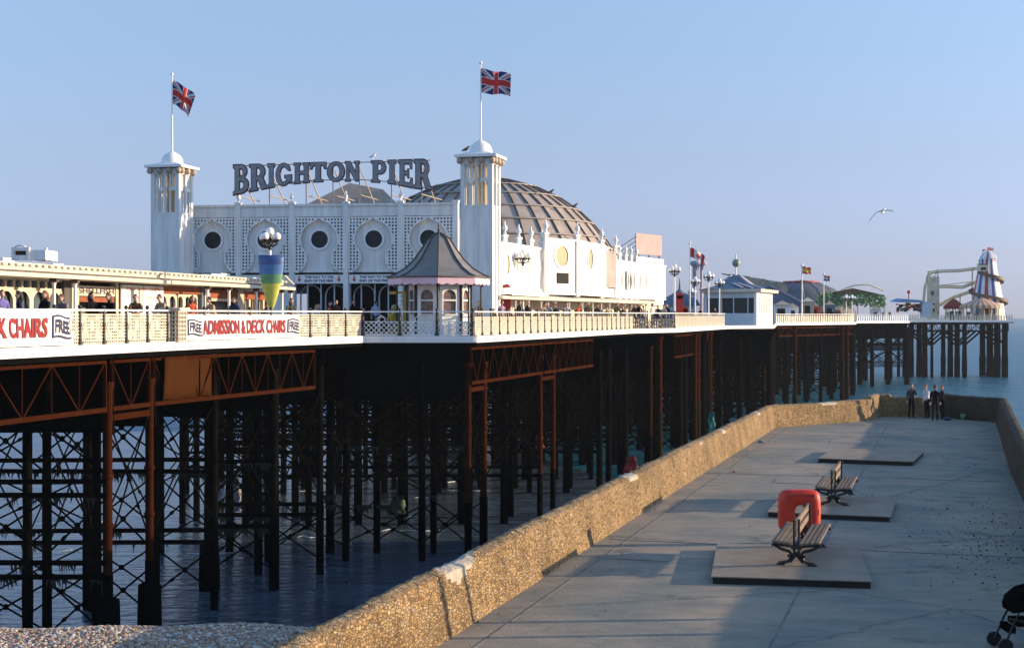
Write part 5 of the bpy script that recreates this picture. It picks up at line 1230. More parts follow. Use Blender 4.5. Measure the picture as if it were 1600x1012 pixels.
# little yellow children's ride, red signs
root = thing('yellow_ride', (XZ(628, 69), 69, zd(69)), 'small yellow coin ride with a red roofed frame left of the kiosk', 'ride')
x = XZ(630, 69); mb = MB(); mb.box((x + .1, 69, zd(69) + 1.0), (.12, .5, 2.0)); mb.box((x + .35, 69, zd(69) + 1.0), (.12, .5, 2.0)); mb.box((x - .1, 69, zd(69) + 2.05), (1.1, .6, .12)); mb.box((x - .1, 69, zd(69) + .25), (1.2, .7, .5)); mb.build('frame', M['yellow'], root)
mb = MB(); mb.ball((x - .35, 68.9, zd(69) + .85), .3, 12); mb.ball((x - .38, 68.9, zd(69) + 1.3), .2, 12); mb.tube([(x - .6, 68.8, zd(69) + .95), (x - .3, 68.6, zd(69) + 1.1)], .07, 6); mb.build('figure', mat('ride_figure', (.5, .35, .08), .5, var=.6, scale=3, col2=(.15, .3, .12)), root)
for (px_, D, w, z0, z1, lab) in ((792, 79, .42, .8, 2.5, 'tall red vending cabinet against the foot of the theatre side'), (1062, 118, .55, .4, 2.6, 'bright red upright figure board behind the corner lamp'), (1070, 121, .5, .2, 1.5, 'lower red board beside the taller red one')):
    mb = MB(); x = XZ(px_, D); zz = zd(D); mb.box((x, D, zz + (z0 + z1) / 2), (w, .3, z1 - z0)); mb.box((x, D, zz + z0 / 2), (w * .6, .25, z0)); mb.tube([(x, D - .15, zz + z1 - .02), (x, D + .15, zz + z1 - .02)], w * .5, 14); tag(mb.build('red_cabinet', M['red']), lab, 'cabinet')

# ------------------------------------------------------------ pavilion (low, dark windows) and roofs behind
D0 = 134; pv = thing('pavilion', (XZ(1160, 138), 138, zd(138)), 'low white pavilion, its front coloured in blue shade, with dark windows and a pyramid roof with a ball', 'building')
a, b, c, d = pt(1100, 137.5), pt(1182, 134.3), pt(1207, 143), pt(1110, 152); z0 = zd(135) - .0
zw0, zw1, zt1 = EYE + (H - 490) * D0 / F, EYE + (H - 470) * D0 / F, EYE + (H - 464) * D0 / F
def seg(mb, a, b, z0, z1, t=.25, m=None):
    u = (b - a).normalized(); n = Vector((-u.y, u.x)) * t; mb.prism([(a.x, a.y), (b.x, b.y), (b.x + n.x, b.y + n.y), (a.x + n.x, a.y + n.y)], z0, z1, m)
mb = MB(); seg(mb, a, b, z0, zw0 + .05); seg(mb, a, b, zw1 + .3, zt1 + .5); 
for t in (0, .33, .56, .83, .985): q0 = a.lerp(b, t); q1 = a.lerp(b, min(1, t + .015)); seg(mb, q0, q1, zw0 + .05, zw1 + .3)
mb.build('wall', M['bluewhite'], pv)  # front wall coloured blue for its shade, side walls left white
mb = MB(); o_ = Vector((0, .3)); seg(mb, a + o_, b + o_ + Vector((-.3, 0)), zw0, zw1 + .35, .1); mb.build('window', M['glass'], pv)
mb = MB(); seg(mb, b, c, z0, zw0 + .1); seg(mb, b, c, zw1 + .4, zt1 + .5)
for i in range(10): q0 = b.lerp(c, i / 9.6); q1 = b.lerp(c, i / 9.6 + .05); seg(mb, q0, q1, zw0 + .1, zw1 + .4)
seg(mb, c, d, z0, zt1 + .5); seg(mb, d, a, z0, zt1 + .5); mb.build('side_wall', M['white'], pv)
mb = MB(); seg(mb, b + Vector((-.1, .1)), c + Vector((-.15, 0)), zw0, zw1 + .5, .1); mb.build('window', M['cream'], pv)
mb = MB(); o1 = [a + Vector((-.5, -.6)), b + Vector((.3, -.7)), c + Vector((.6, 0)), d]; mb.prism([(p.x, p.y) for p in o1], zt1 + .5, zt1 + .78); mb.build('cornice', M['cream'], pv)
apx = Vector((XZ(1152, 141), 142)); za = EYE + (H - 430) * 141 / F
mb = MB(); n = 4; rim = [Vector((XZ(1094, 136.5), 136.5)), Vector((XZ(1190, 134), 134)), Vector((XZ(1204, 150), 150)), Vector((XZ(1108, 152), 152))]; zr_ = zt1 + .79; zm = EYE + (H - 445) * 141 / F
r2 = [apx + (p - apx) * .52 for p in rim]; r3 = [apx + (p - apx) * .12 for p in rim]
lv = [[(p.x, p.y, z) for p in rg] for rg, z in ((rim, zr_), (r2, zm), (r3, za))]
mb.add([v for l_ in lv for v in l_], [(j * 4 + i, j * 4 + (i + 1) % 4, (j + 1) * 4 + (i + 1) % 4, (j + 1) * 4 + i) for j in range(2) for i in range(4)] + [(8, 9, 10, 11)]); mb.build('roof', M['slate'], pv)
mb = MB()
for i in range(4): mb.tube([lv[0][i], lv[1][i], lv[2][i]], .12, 5)
for t in (.35, .5): pa = Vector(lv[0][1]).lerp(Vector(lv[0][0]), t - .2); pb_ = Vector(lv[1][1]).lerp(Vector(lv[1][0]), t); mb.beam(pa + Vector((0, 0, .1)), pb_ + Vector((0, -.2, .1)), .3, .1)
mb.build('roof_ridge', M['purple'], pv)
mb = MB(); mb.tube([(apx.x, apx.y, za - .1), (apx.x, apx.y, EYE + (H - 397) * 142 / F)], .07, 6); mb.build('spike', M['trim'], pv)
mb = MB(); mb.ball((apx.x + .05, apx.y, EYE + (H - 411) * 142 / F), .42, 16); mb.build('ball', mat('verdigris_ball', (.25, .32, .25), .4, var=.6, scale=2), pv)
# round-roofed stand and tower ride left of it
root = thing('round_kiosk', (XZ(1068, 150), 150, zd(150)), 'small round stand with a pointed blue roof behind the lamps', 'kiosk'); x = XZ(1062, 150)
mb = MB(); mb.lathe((x, 150, 0), [(1.7, zd(150)), (1.7, EYE + 1.3)], 16); mb.build('drum', M['white'], root); mb = MB(); mb.lathe((x, 150, 0), [(2.2, EYE + 1.3), (1.9, EYE + 1.9), (.9, EYE + 2.5), (.15, EYE + 3.0), (.03, EYE + 4.2)], 16); mb.build('roof', M['slate'], root)
D = 230; x = XZ(1090, D); root = thing('tower_ride', (x, D, zd(D)), 'pale distant tower ride with a round head behind the Canadian flag', 'ride')
mb = MB(); mb.tube([(x - .4, D, zd(D)), (x - .4, D, EYE + 9)], .45, 8); mb.tube([(x + .6, D, zd(D)), (x + .6, D, EYE + 9)], .2, 8); mb.build('mast', M['purple'], root)
mb = MB(); mb.lathe((x - .3, D, EYE + 8.3), [(.4, -.6), (.5, 0), (1.05, .35), (1.05, .65), (.6, .95)], 12); mb.lathe((x + .75, D, EYE + 8.35), [(.2, -.6), (.3, 0), (.8, .3), (.8, .6), (.3, .95)], 12); mb.build('head', M['purple'], root)
# blue gabled hall, tan roller roof, white booths
root = thing('amusement_hall', (XZ(1200, 185), 186, zd(186)), 'blue grey gabled hall between the pavilion and the tent', 'building'); D = 190
mb = MB(); P0 = [P(1130, 470, D), P(1205, 447, D), P(1250, 470, D)]; w = Vector((-2, 14, 0)); z_ = zd(D)
mb.add([(XZ(1150, D), D, z_), (XZ(1252, D), D, z_), tuple(P(1252, 472, D)), tuple(P(1203, 446, D)), tuple(P(1150, 466, D))], [(0, 1, 2, 3, 4)]); mb.build('gable_wall', M['steelblue'], root)
mb = MB(); e = [P(1150, 466, D), P(1203, 446, D), P(1252, 472, D)]; bk_ = [q + w for q in e]; mb.add(e + bk_, [(0, 1, 4, 3), (1, 2, 5, 4)]); o = mb.build('roof', M['slate'], root); o.modifiers.new('s', 'SOLIDIFY').thickness = .2
mb = MB(); mb.beam(e[1] + Vector((0, -.1, .05)), e[2] + Vector((0, -.1, .05)), .2, .28); mb.build('barge_board', M['purple'], root)
root = thing('roller_roof', (XZ(1180, 210), 210, zd(210)), 'tan ribbed ride roof behind the pavilion ball', 'ride'); D = 212
mb = MB(); N = 20; pts = []
for i in range(N + 1):
    t = i / N; p0 = P(1150 + 80 * t, 430 + 14 * t + 2 * math.sin(t * 20), D); pts.append(p0)
vs = [p for p in pts] + [p + Vector((-1, 9, .6)) for p in pts] + [Vector((p.x, p.y, zd(D))) for p in pts]
mb.add(vs, [(i, i + 1, N + 2 + i, N + 1 + i) for i in range(N)] + [(2 * N + 2 + i, 2 * N + 3 + i, i + 1, i) for i in range(N)]); mb.build('roof', mat('tan_mesh', (.33, .29, .22), .8, var=.4, scale=.8), root)
root = thing('dome_tent', (XZ(1272, 226), 232, zd(232)), 'large dark domed tent with pale seams and a red topped crown', 'tent'); D = 239; cx_ = XZ(1266, D); rr = 9.6
pr = [(rr, zd(D)), (rr * .97, EYE + 1.0), (rr * .84, EYE + 3.0), (rr * .6, EYE + 4.9), (rr * .32, EYE + 6.1), (.05, EYE + 6.5)]
mb = MB(); mb.lathe((cx_, D + 8, 0), pr, 28); mb.build('cover', M['tent'], root); mb = MB()
for k in range(14): t = 2 * math.pi * k / 14 + .1; mb.tube([(cx_ + (r + .05) * math.cos(t), D + 8 + (r + .05) * math.sin(t), z + .05) for r, z in pr], .06, 4)
mb.build('seam', M['purple'], root); mb = MB(); mb.tube([(cx_ + 3.0 * math.cos(t), D + 8 + 3.0 * math.sin(t), EYE + 6.25) for t in [.63 * k for k in range(11)]], .15, 5); mb.build('crown', M['red'], root)
# booths with figures behind the rail
rnd = random.Random(4)
for i, (px_, D, w, h, m, lab) in enumerate(((1222, 180, 2.0, 2.3, 'white', 'white panelled booth just right of the pavilion'), (1238, 182, 1.4, 2.0, 'white', 'narrower white booth beside the flagpole foot'), (1262, 186, 1.4, 2.8, 'tan', 'tan booth with a pointed top right of the flagpole'), (1273, 188, .9, 2.2, 'red', 'red booth beside the tan booth'), (1296, 192, 1.3, 2.4, 'steelblue', 'grey booth below the striped flag'), (1306, 193, 1.0, 1.7, 'orange', 'rusty orange stand under the green netting'), (1369, 229.5, 1.4, 1.9, 'white', 'white hut on the recessed deck'))):
    x = XZ(px_, D + 1); z = zd(D + 1); root = thing('booth', (x, D + 1, z), lab, 'booth', 'small booths along the far deck'); mb = MB(); mb.box((x, D + 1, z + h / 2), (w, 1.2, h)); mb.box((x, D + .38, z + h * .3), (w * .9, .06, h * .1)); mb.build('body', M[m], root)
    mb = MB(); mb.lathe((x, D + 1, z + h), [(w * .78, 0), (w * .5, .18), (.03, .55)], 4, sm=False, a0=math.pi / 4); mb.build('roof', M['tan' if m != 'tan' else 'cream'], root)
    mb = MB(); mb.box((x - w * .12, D + .36, z + h * .62), (w * .5, .05, h * .36)); mb.build('window', M['dark'], root)
# netted ride: green canopy
root = thing('netted_ride', (XZ(1330, 236), 236, zd(236)), 'ride hung with mottled green netting and a curved track above it', 'ride'); D = 233
rnd = random.Random(8); mb = MB()
for k in range(1500):
    px_ = rnd.uniform(1276, 1383); py = rnd.uniform(460, 478); d = D + rnd.uniform(0, 4)
    if abs(px_ - 1330) < 20 and rnd.random() < .2: continue
    p = P(px_, py + 2 * math.sin(px_ * .12), d); s = rnd.uniform(.15, .4); u = Vector((rnd.gauss(0, 1), rnd.gauss(0, .6), rnd.gauss(0, 1))).normalized() * s; v = Vector((rnd.gauss(0, 1), rnd.gauss(0, .6), rnd.gauss(0, 1))).normalized() * s
    mb.add([p, p + u, p + u + v, p + v], [(0, 1, 2, 3)], rnd.choice((0, 0, 1)))
mb.build('netting', [mat('green_leafy_net', (.17, .30, .10), .8, var=.4), mat('teal_net', (.08, .25, .17), .8, var=.4)], root)
mb = MB(); mb.add([tuple(P(1278, 461, D + 1)), tuple(P(1332, 450, D + 2)), tuple(P(1382, 461, D + 1)), tuple(P(1382, 464, D + 4)), tuple(P(1278, 464, D + 4))], [(0, 1, 4), (1, 2, 3), (1, 3, 4)]); mb.build('roof', M['tan'], root)
mb = MB()
for px_ in (1278, 1295, 1318, 1340, 1360, 1382): q = P(px_, 470, D + 1); mb.beam((q.x, q.y, zd(D)), (q.x, q.y, q.z + .8), .14)
q = [P(1295 + 85 * i / 12, 466 - 21 * math.sin(math.pi * .5 * min(1, i / 7)) + (max(0, i - 9)) * 3, D + 4) for i in range(13)]; mb.tube(q, .13, 5)
mb.build('frame', M['creamsteel'], root)
# low colourful ride with blue roof
root = thing('spinning_ride', (XZ(1412, 265), 266, zd(266)), 'low red and brown ride with a blue awning left of the coaster', 'ride'); D = 264
mb = MB(); e = [P(1398, 472, D), P(1410, 467, D), P(1440, 469, D), P(1445, 473, D)]; mb.add(e + [q + Vector((0, 4, .2)) for q in e], [(0, 1, 5, 4), (1, 2, 6, 5), (2, 3, 7, 6), (0, 3, 2, 1)]); o = mb.build('awning', mat('sky_blue_sheet', (.18, .32, .5), .6), root)
mb = MB()
for i in range(36): q = P(1400 + rnd.uniform(0, 44), rnd.uniform(474, 486), D + rnd.uniform(.5, 3)); mb.box(q, (rnd.uniform(.3, 1.1), .4, rnd.uniform(.2, .6)), rnd.uniform(0, 3), rnd.choice((0, 1, 2, 3)))
mb.build('cars', [M['red'], M['domerib'], M['tan'], M['dark']], root)
mb = MB(); q = P(1420, 467, D); mb.tube([q, q + Vector((0, 0, 1.0))], .12, 5); mb.ball(q + Vector((0, 0, 1.3)), .35, 8); mb.build('mast', M['red'], root)
mb = MB(); mb.box(P(1446, 484, 265), (1.6, 1.5, 2.7)); mb.box(P(1446, 472, 265), (1.9, 1.7, .2)); tag(mb.build('ticket_booth', M['bluewhite']), 'grey blue ticket booth at the foot of the coaster', 'booth')

# coaster
D = 270; root = thing('roller_coaster', (XZ(1488, D), D, zd(D)), 'cream framed roller coaster between the ticket booth and the striped slide', 'ride')
def track(name, pts, depth=0, gauge=.5, sleepers=True):
    mb = MB()
    for g in (-gauge, gauge): mb.tube([P(x, y, D + depth + dd) + Vector((0, g, 0)) for x, y, dd in pts], .11, 5)
    mb.tube([P(x, y + 3, D + depth + dd) for x, y, dd in pts], .16, 5)
    for (x, y, dd), (x2, y2, d2) in zip(pts, pts[1:]):
        n = max(1, int(abs(x2 - x) + abs(y2 - y)) // 3)
        for i in range(n):
            t = i / n; c = P(x + (x2 - x) * t, y + (y2 - y) * t, D + depth + dd + (d2 - dd) * t); mb.box(c, (.12, gauge * 2.3, .1)); mb.beam(c + Vector((0, -gauge, 0)), c + Vector((.25, 0, -.38)), .07)
    mb.build(name, M['creamsteel'], root)
track('track', [(1453, 424, 3), (1470, 422, 3), (1500, 421, 2), (1530, 417, 2)])
track('track', [(1453, 424, 3), (1449, 432, 1), (1445, 448, 0), (1443, 468, 0), (1444, 486, 1)])
track('track', [(1466, 446, 4), (1480, 446, 4), (1504, 447, 3), (1527, 438, 2)])
track('track', [(1466, 476, 6), (1490, 463, 6), (1510, 456, 5), (1528, 450, 4)])
mb = MB()
for px_, y0, y1, dd in ((1450, 424, 499, 3), (1465, 420, 499, 3), (1465, 446, 499, 5), (1519, 418, 499, 2.5), (1519, 440, 499, 5), (1489, 464, 499, 6), (1453, 425, 499, 2), (1500, 458, 499, 5.5)):
    p, q = P(px_, y0, D + dd), P(px_, y1, D + dd); mb.beam(p, q, .2)
mb.beam(P(1466, 446, D + 3), P(1519, 440, D + 3), .14); mb.beam(P(1465, 422, D + 3), P(1453, 445, D + 3), .12)
for k in range(8): a_ = P(1452, 428 + k * 7, D + 3); b_ = P(1465, 434 + k * 7, D + 3); mb.beam(a_, b_, .09)
mb.build('frame', M['creamsteel'], root)
mb = MB(); mb.box(P(1458, 465, 273), (2.3, .3, 8)); 
mb.build('tower_panel', mat('pale_panel', (.80, .70, .50), .7, var=.35, scale=1.2), root)
mb = MB(); c = P(1457, 458, 272.7); mb.ball(c, .32, 12, sy=.15, sz=1.6); mb.build('emblem', mat('magenta_print', (.32, .06, .14), .6), root)
mb = MB()
for (x, y) in ((1451, 476), (1459, 475), (1451, 484), (1459, 484)): mb.box(P(x, y, 272.8), (.28, .1, .3 if y < 480 else .6))
mb.build('window', M['dark'], root)
# carousel roofs
for (px0, px1, py, D, m1, m2, lab) in ((1475, 1508, 478, 266, 'dark', 'red', 'dark rust striped awning of the round ride beside the coaster'), (1500, 1568, 477, 264.6, 'bright_orange', 'cream', 'orange and cream striped awning in front of the striped slide')):
    root = thing('awning_ride', (XZ((px0 + px1) / 2, D + 3), D + 3, zd(D)), lab, 'ride', 'round rides with striped awnings'); N = 22; mb = MB(); r = (px1 - px0) / 2 * D / F; c = Vector((XZ((px0 + px1) / 2, D), D + .4)); zt = EYE + (H - (py - 11)) * D / F; z1 = EYE + (H - py) * D / F
    for k in range(N * 2):
        t0, t1 = math.pi * k / N, math.pi * (k + 1) / N
        R_ = lambda t, rr_, z: (c.x + rr_ * math.cos(t), c.y + rr_ * .55 * math.sin(t), z)
        mb.add([R_(t0, r, z1), R_(t1, r, z1), R_(t1, r * .15, zt), R_(t0, r * .15, zt), R_(t0, r, z1 - .55), R_(t1, r, z1 - .55)], [(0, 1, 2, 3), (4, 5, 1, 0)], k % 2)
    mb.build('awning', [M[m1], M[m2]], root)
    for k in range(8): t = math.pi * k / 4; mb = MB(); mb.tube([(c.x + r * .8 * math.cos(t), c.y + r * .44 * math.sin(t), zd(D)), (c.x + r * .8 * math.cos(t), c.y + r * .44 * math.sin(t), z1)], .09, 6); mb.build('post', M['creamsteel'], root)
    mb = MB()
    for k in range(9): mb.box((c.x + r * .7 * rnd.uniform(-1, 1), c.y + rnd.uniform(-.8, .8), zd(D) + rnd.uniform(.4, 1.2)), (.6, .5, rnd.uniform(.6, 1.6)), rnd.uniform(0, 3), k % 3)
    mb.build('cars', [M['domerib'], M['tan'], M['dark']], root)
# helter skelter
D = 268.5; cx_ = XZ(1546, D); cy_ = D + 1.2; root = thing('helter_skelter', (cx_, cy_, zd(D)), 'tall white slide tower with red and blue stripes and a spiral chute', 'ride')
hz = lambda py: EYE + (H - py) * D / F
pr = [(3.35, zd(D)), (2.9, hz(470)), (2.35, hz(445)), (1.8, hz(422)), (1.55, hz(408)), (1.72, hz(407.5)), (1.3, hz(402)), (.55, hz(398.5)), (.05, hz(397))]
N = 48; mb = MB(); 
pat = [2, 0, 0, 1, 0, 0]     # white, red, blue
vs = []; fs = []
for r, z in pr:
    for k in range(N): t = 2 * math.pi * k / N; vs.append((cx_ + r * math.cos(t), cy_ + r * math.sin(t), z))
b0 = len(mb.v); mb.v += vs
for i in range(len(pr) - 1):
    for k in range(N): mb.f.append((i * N + k, i * N + (k + 1) % N, (i + 1) * N + (k + 1) % N, (i + 1) * N + k)); mb.mi.append({0: 1, 1: 1, 4: 2, 5: 2}.get(k % 8, 0)); mb.smooth.append(False)
mb.build('tower', [M['white'], M['red'], M['blue']], root)
def prr(z):
    for (r0, z0_), (r1, z1_) in zip(pr, pr[1:]):
        if z0_ <= z <= z1_: return r0 + (r1 - r0) * (z - z0_) / (z1_ - z0_)
    return 3
mb = MB(); n = 70; th0 = R(-150); inner_, outer_, low_ = [], [], []
for i in range(n + 1):
    t = i / n; z = hz(428) + (hz(487) - hz(428)) * t; a_ = th0 + t * 2 * math.pi * 1.75; r = prr(z) + .02
    inner_.append((cx_ + r * math.cos(a_), cy_ + r * math.sin(a_), z + .1)); outer_.append((cx_ + (r + .75) * math.cos(a_), cy_ + (r + .75) * math.sin(a_), z)); low_.append((cx_ + (r + .8) * math.cos(a_), cy_ + (r + .8) * math.sin(a_), z + .55))
vs = inner_ + outer_ + low_; m_ = n + 1
mb.add(vs, [(i, i + 1, m_ + i + 1, m_ + i) for i in range(n)] + [(m_ + i, m_ + i + 1, 2 * m_ + i + 1, 2 * m_ + i) for i in range(n)]); o = mb.build('chute', mat('brown_chute', (.16, .11, .07), .6, var=.3), root); o.modifiers.new('s', 'SOLIDIFY').thickness = .12
mb = MB(); p = Vector((cx_ - 1.5, cy_ - 1.6, 0)); mb.box((p.x, p.y, hz(419)), (1.5, 1.3, 1.2), m=0); mb.box((p.x, p.y, hz(413)), (1.7, 1.5, .12), m=1); mb.box((p.x, p.y - .68, hz(420)), (1.0, .05, .5), m=2); mb.build('landing', [M['creamsteel'], M['domerib'], M['dark']], root)
pr2 = [(1.62, hz(407)), (1.45, hz(404)), (1.1, hz(399)), (.6, hz(395.5)), (.08, hz(394))]
mb = MB(); vs = [(cx_ + .15 + r * math.cos(2 * math.pi * k / 24), cy_ + r * math.sin(2 * math.pi * k / 24), z + .35) for r, z in pr2 for k in range(24)]
mb.v += vs
for i in range(4):
    for k in range(24): mb.f.append((i * 24 + k, i * 24 + (k + 1) % 24, (i + 1) * 24 + (k + 1) % 24, (i + 1) * 24 + k)); mb.mi.append({0: 1, 4: 2}.get(k % 8, 0)); mb.smooth.append(False)
mb.build('roof', [M['white'], M['red'], M['blue']], root)
mb = MB(); mb.tube([(cx_, cy_, hz(396)), (cx_, cy_, hz(386))], .06, 5); mb.add([(cx_ + .03, cy_, hz(386)), (cx_ + 1.2, cy_ + .2, hz(387)), (cx_ + 1.2, cy_ + .2, hz(391)), (cx_ + .03, cy_, hz(391))], [(0, 1, 2, 3)]); mb.tube([(cx_ - .9, cy_, hz(399)), (cx_ - .9, cy_, hz(389))], .05, 5); mb.add([(cx_ - .9, cy_, hz(389)), (cx_ - .1, cy_, hz(390)), (cx_ - .9, cy_, hz(392.5))], [(0, 1, 2)]); mb.build('pennant', mat('pale_red_cloth', (.6, .18, .15), .8), root)

# ------------------------------------------------------------ birds
def gull(mb, c, s, wing=None):
    pass
D = 66; c = P(1380, 330, D); root = thing('seagull', c, 'gull in flight against the sky at the upper right', 'bird')
mb = MB(); mb.lathe((0, 0, 0), [(.005, -.30), (.05, -.24), (.085, -.1), (.095, .05), (.07, .18), (.05, .22), (.055, .27), (.04, .32), (.012, .36), (.004, .41)], 10)
Mx = Matrix.Rotation(R(68), 3, 'X'); Mx = Matrix.Rotation(R(150), 3, 'Z') @ Mx
mb.v = [tuple(Mx @ Vector(v) + c) for v in mb.v]
lw = [(-.02, .02), (-.22, -.03), (-.34, -.09), (-.48, -.24), (-.60, -.42), (-.70, -.58)]; rw = [(.02, .03), (.2, .035), (.33, .03), (.42, .0), (.50, -.045)]
for pts, sg in ((lw, -1), (rw, 1)):
    n = len(pts); vs = []
    for i, (x, z) in enumerate(pts):
        w = .30 * (1 - i / (n - 1)) ** .6 + .01; yy_ = .08 * i / n
        for (dy, dz) in ((-w * .5, .012), (0, .03), (w * .5, .004), (0, -.012)): vs.append(Vector((c.x + x, c.y + dy + yy_, c.z + z + dz * (1 - i / n))))
    fs = [(i * 4 + k, i * 4 + (k + 1) % 4, (i + 1) * 4 + (k + 1) % 4, (i + 1) * 4 + k) for i in range(n - 1) for k in range(4)]
    mb.add(vs, fs, 1, True)
mb.build('body', [mat('gull_white', (.7, .66, .62), .7), mat('gull_grey', (.12, .12, .15), .7)], root)
for (px_, py, D, lab) in ((728, 238, 75.4, 'dark bird perched on the left edge of the right tower cap'), (583, 248, 82, 'pale gull perched on the top rail of the roof sign'), (861, 303, 97, 'bird perched on the upper slope of the dome'), (898, 325, 96, 'bird perched lower on the right edge of the dome')):
    c = P(px_, py, D); mb = MB(); mb.tube([c + Vector(q) for q in ((-.24, 0, .05), (-.14, 0, .10), (0, 0, .15), (.1, 0, .22), (.14, 0, .29), (.18, 0, .31))], [.01, .05, .085, .07, .045, .035], 8); mb.tube([c + Vector((.18, 0, .31)), c + Vector((.25, 0, .295))], [.02, .006], 5)
    for s in (-.03, .03): mb.tube([c + Vector((0, s, -.05)), c + Vector((0, s, .1))], .008, 4)
    tag(mb.build('perched_bird', M['domerib'] if px_ != 583 else M['cloth']), lab, 'bird', 'birds perched on the theatre')

# ------------------------------------------------------------ people
SK = {}
def skel(pose):
    J = dict(pel=(0, 0, .96), wai=(0, .01, 1.10), che=(0, 0, 1.30), nek=(0, 0, 1.45), hed=(0, -.015, 1.55))
    lean = 0
    A_ = {'down': ((.22, .03, 1.14), (.235, -.05, .90)), 'lean': ((.23, -.20, 1.12), (.10, -.42, 1.10)), 'crossed': ((.22, -.08, 1.13), (-.02, -.20, 1.14)), 'face': ((.20, -.16, 1.20), (.07, -.16, 1.48)), 'hip': ((.30, .06, 1.16), (.17, -.05, 1.02))}
    L_, R_ = {'stand': ('down', 'down'), 'lean': ('lean', 'lean'), 'crossed': ('crossed', 'crossed'), 'face': ('face', 'down'), 'hip': ('down', 'hip'), 'walk': ('down', 'down'), 'reach': ('lean', 'down')}[pose]
    fwd = {'lean': .22, 'reach': .1}.get(pose, 0)
    def f(v):
        x, y, z = v
        if z > 1.0 and fwd: y -= (z - 1.0) * fwd * 2; z -= (z - 1.0) * fwd * .3
        return (x, y, z)
    V = {k: f(v) for k, v in J.items()}
    for s, nm, ap in ((1, 'L', L_), (-1, 'R', R_)):
        e, w = A_[ap]
        dy = (.10 * s if pose == 'walk' else 0)
        V['sh' + nm] = f((s * .165, 0, 1.405)); V['el' + nm] = f((s * e[0], e[1] + dy, e[2])); V['wr' + nm] = f((s * w[0], w[1] + dy * 1.6, w[2]))
        k = s * (.16 if pose == 'walk' else .02)
        V['hi' + nm] = (s * .09, 0, .90); V['kn' + nm] = (s * .10, -.02 - k * .6, .50); V['an' + nm] = (s * .105, .03 - k * (1 if k > 0 else 1.3), .09 if k <= .02 or True else .14); V['to' + nm] = (s * .12, -.13 - k * (1 if k > 0 else 1.3), .035)
    return V
EDG = [('pel', 'wai', 't'), ('wai', 'che', 't'), ('che', 'nek', 't'), ('nek', 'hed', 's')]
for s in 'LR': EDG += [('che', 'sh' + s, 't'), ('sh' + s, 'el' + s, 't'), ('el' + s, 'wr' + s, 't'), ('pel', 'hi' + s, 'l'), ('hi' + s, 'kn' + s, 'l'), ('kn' + s, 'an' + s, 'l'), ('an' + s, 'to' + s, 'f')]
RAD = dict(pel=(.155, .115), wai=(.135, .10), che=(.165, .115), nek=(.058, .058), hed=(.05, .05), sh=(.075, .075), el=(.052, .052), wr=(.034, .034), hi=(.095, .10), kn=(.065, .065), an=(.045, .05), to=(.045, .035))
def body(pose, girl):
    key = (pose, girl)
    if key in SK: return SK[key]
    V = skel(pose); names = list(V); me = bpy.data.meshes.new('b'); me.from_pydata([V[k] for k in names], [(names.index(a), names.index(b)) for a, b, _ in EDG], [])
    o = bpy.data.objects.new('b', me); COL.objects.link(o); sk = o.modifiers.new('s', 'SKIN'); sk.branch_smoothing = .3; o.modifiers.new('u', 'SUBSURF').levels = 1
    for i, k in enumerate(names):
        r = RAD[k if k in RAD else k[:2]]
        g = {'wai': .82, 'sh': .85, 'che': .92, 'el': .85}.get(k if k in RAD else k[:2], 1) if girl else 1
        me.skin_vertices[0].data[i].radius = (r[0] * g, r[1] * g); me.skin_vertices[0].data[i].use_root = (k == 'pel')
    bpy.context.view_layer.update(); ev = o.evaluated_get(bpy.context.evaluated_depsgraph_get()); m2 = ev.to_mesh()
    vs = [v.co.copy() for v in m2.vertices]; fs = [tuple(p.vertices) for p in m2.polygons]; ev.to_mesh_clear(); bpy.data.objects.remove(o)
    cls = []
    for f in fs:
        c = sum((vs[i] for i in f), Vector()) / len(f); best = None
        for a, b, t in EDG:
            p, q = Vector(V[a]), Vector(V[b]); tt = max(0, min(1, (c - p).dot(q - p) / (q - p).length_squared)); d = (c - p.lerp(q, tt)).length - RAD[a if a in RAD else a[:2]][0] * .8
            if best is None or d < best[0]: best = (d, t)
        cls.append({'s': 0, 't': 1, 'l': 2, 'f': 3}[best[1]])
    SK[key] = (V, vs, fs, cls); return SK[key]
skins = [mat('skin_%s' % n, c, .6, var=.08) for n, c in (('fair', (.60, .36, .25)), ('tan', (.45, .25, .16)))]
hairs = {k: mat('hair_' + k, c, .7, var=.3, scale=12) for k, c in dict(dark=(.02, .014, .012), brown=(.10, .05, .025), red=(.22, .07, .025), blond=(.42, .28, .12), grey=(.35, .33, .32)).items()}
eyem = mat('eye_dark', (.03, .02, .02), .4); shoe = mat('shoe_dark', (.03, .025, .02), .6)
def cloth(c): return mat('cloth_%02x%02x%02x' % tuple(int(x * 255) for x in c), c, .9, var=.25, scale=6, bump=.2, bscale=14, spec=.09)
BLK, WHT, BLU, REDC, OLV, GRY, TAN, LIL, JNS, DKB = (.015, .014, .016), (.68, .66, .64), (.30, .36, .50), (.50, .09, .05), (.12, .11, .06), (.22, .21, .22), (.42, .30, .20), (.42, .28, .40), (.07, .10, .20), (.03, .04, .09)
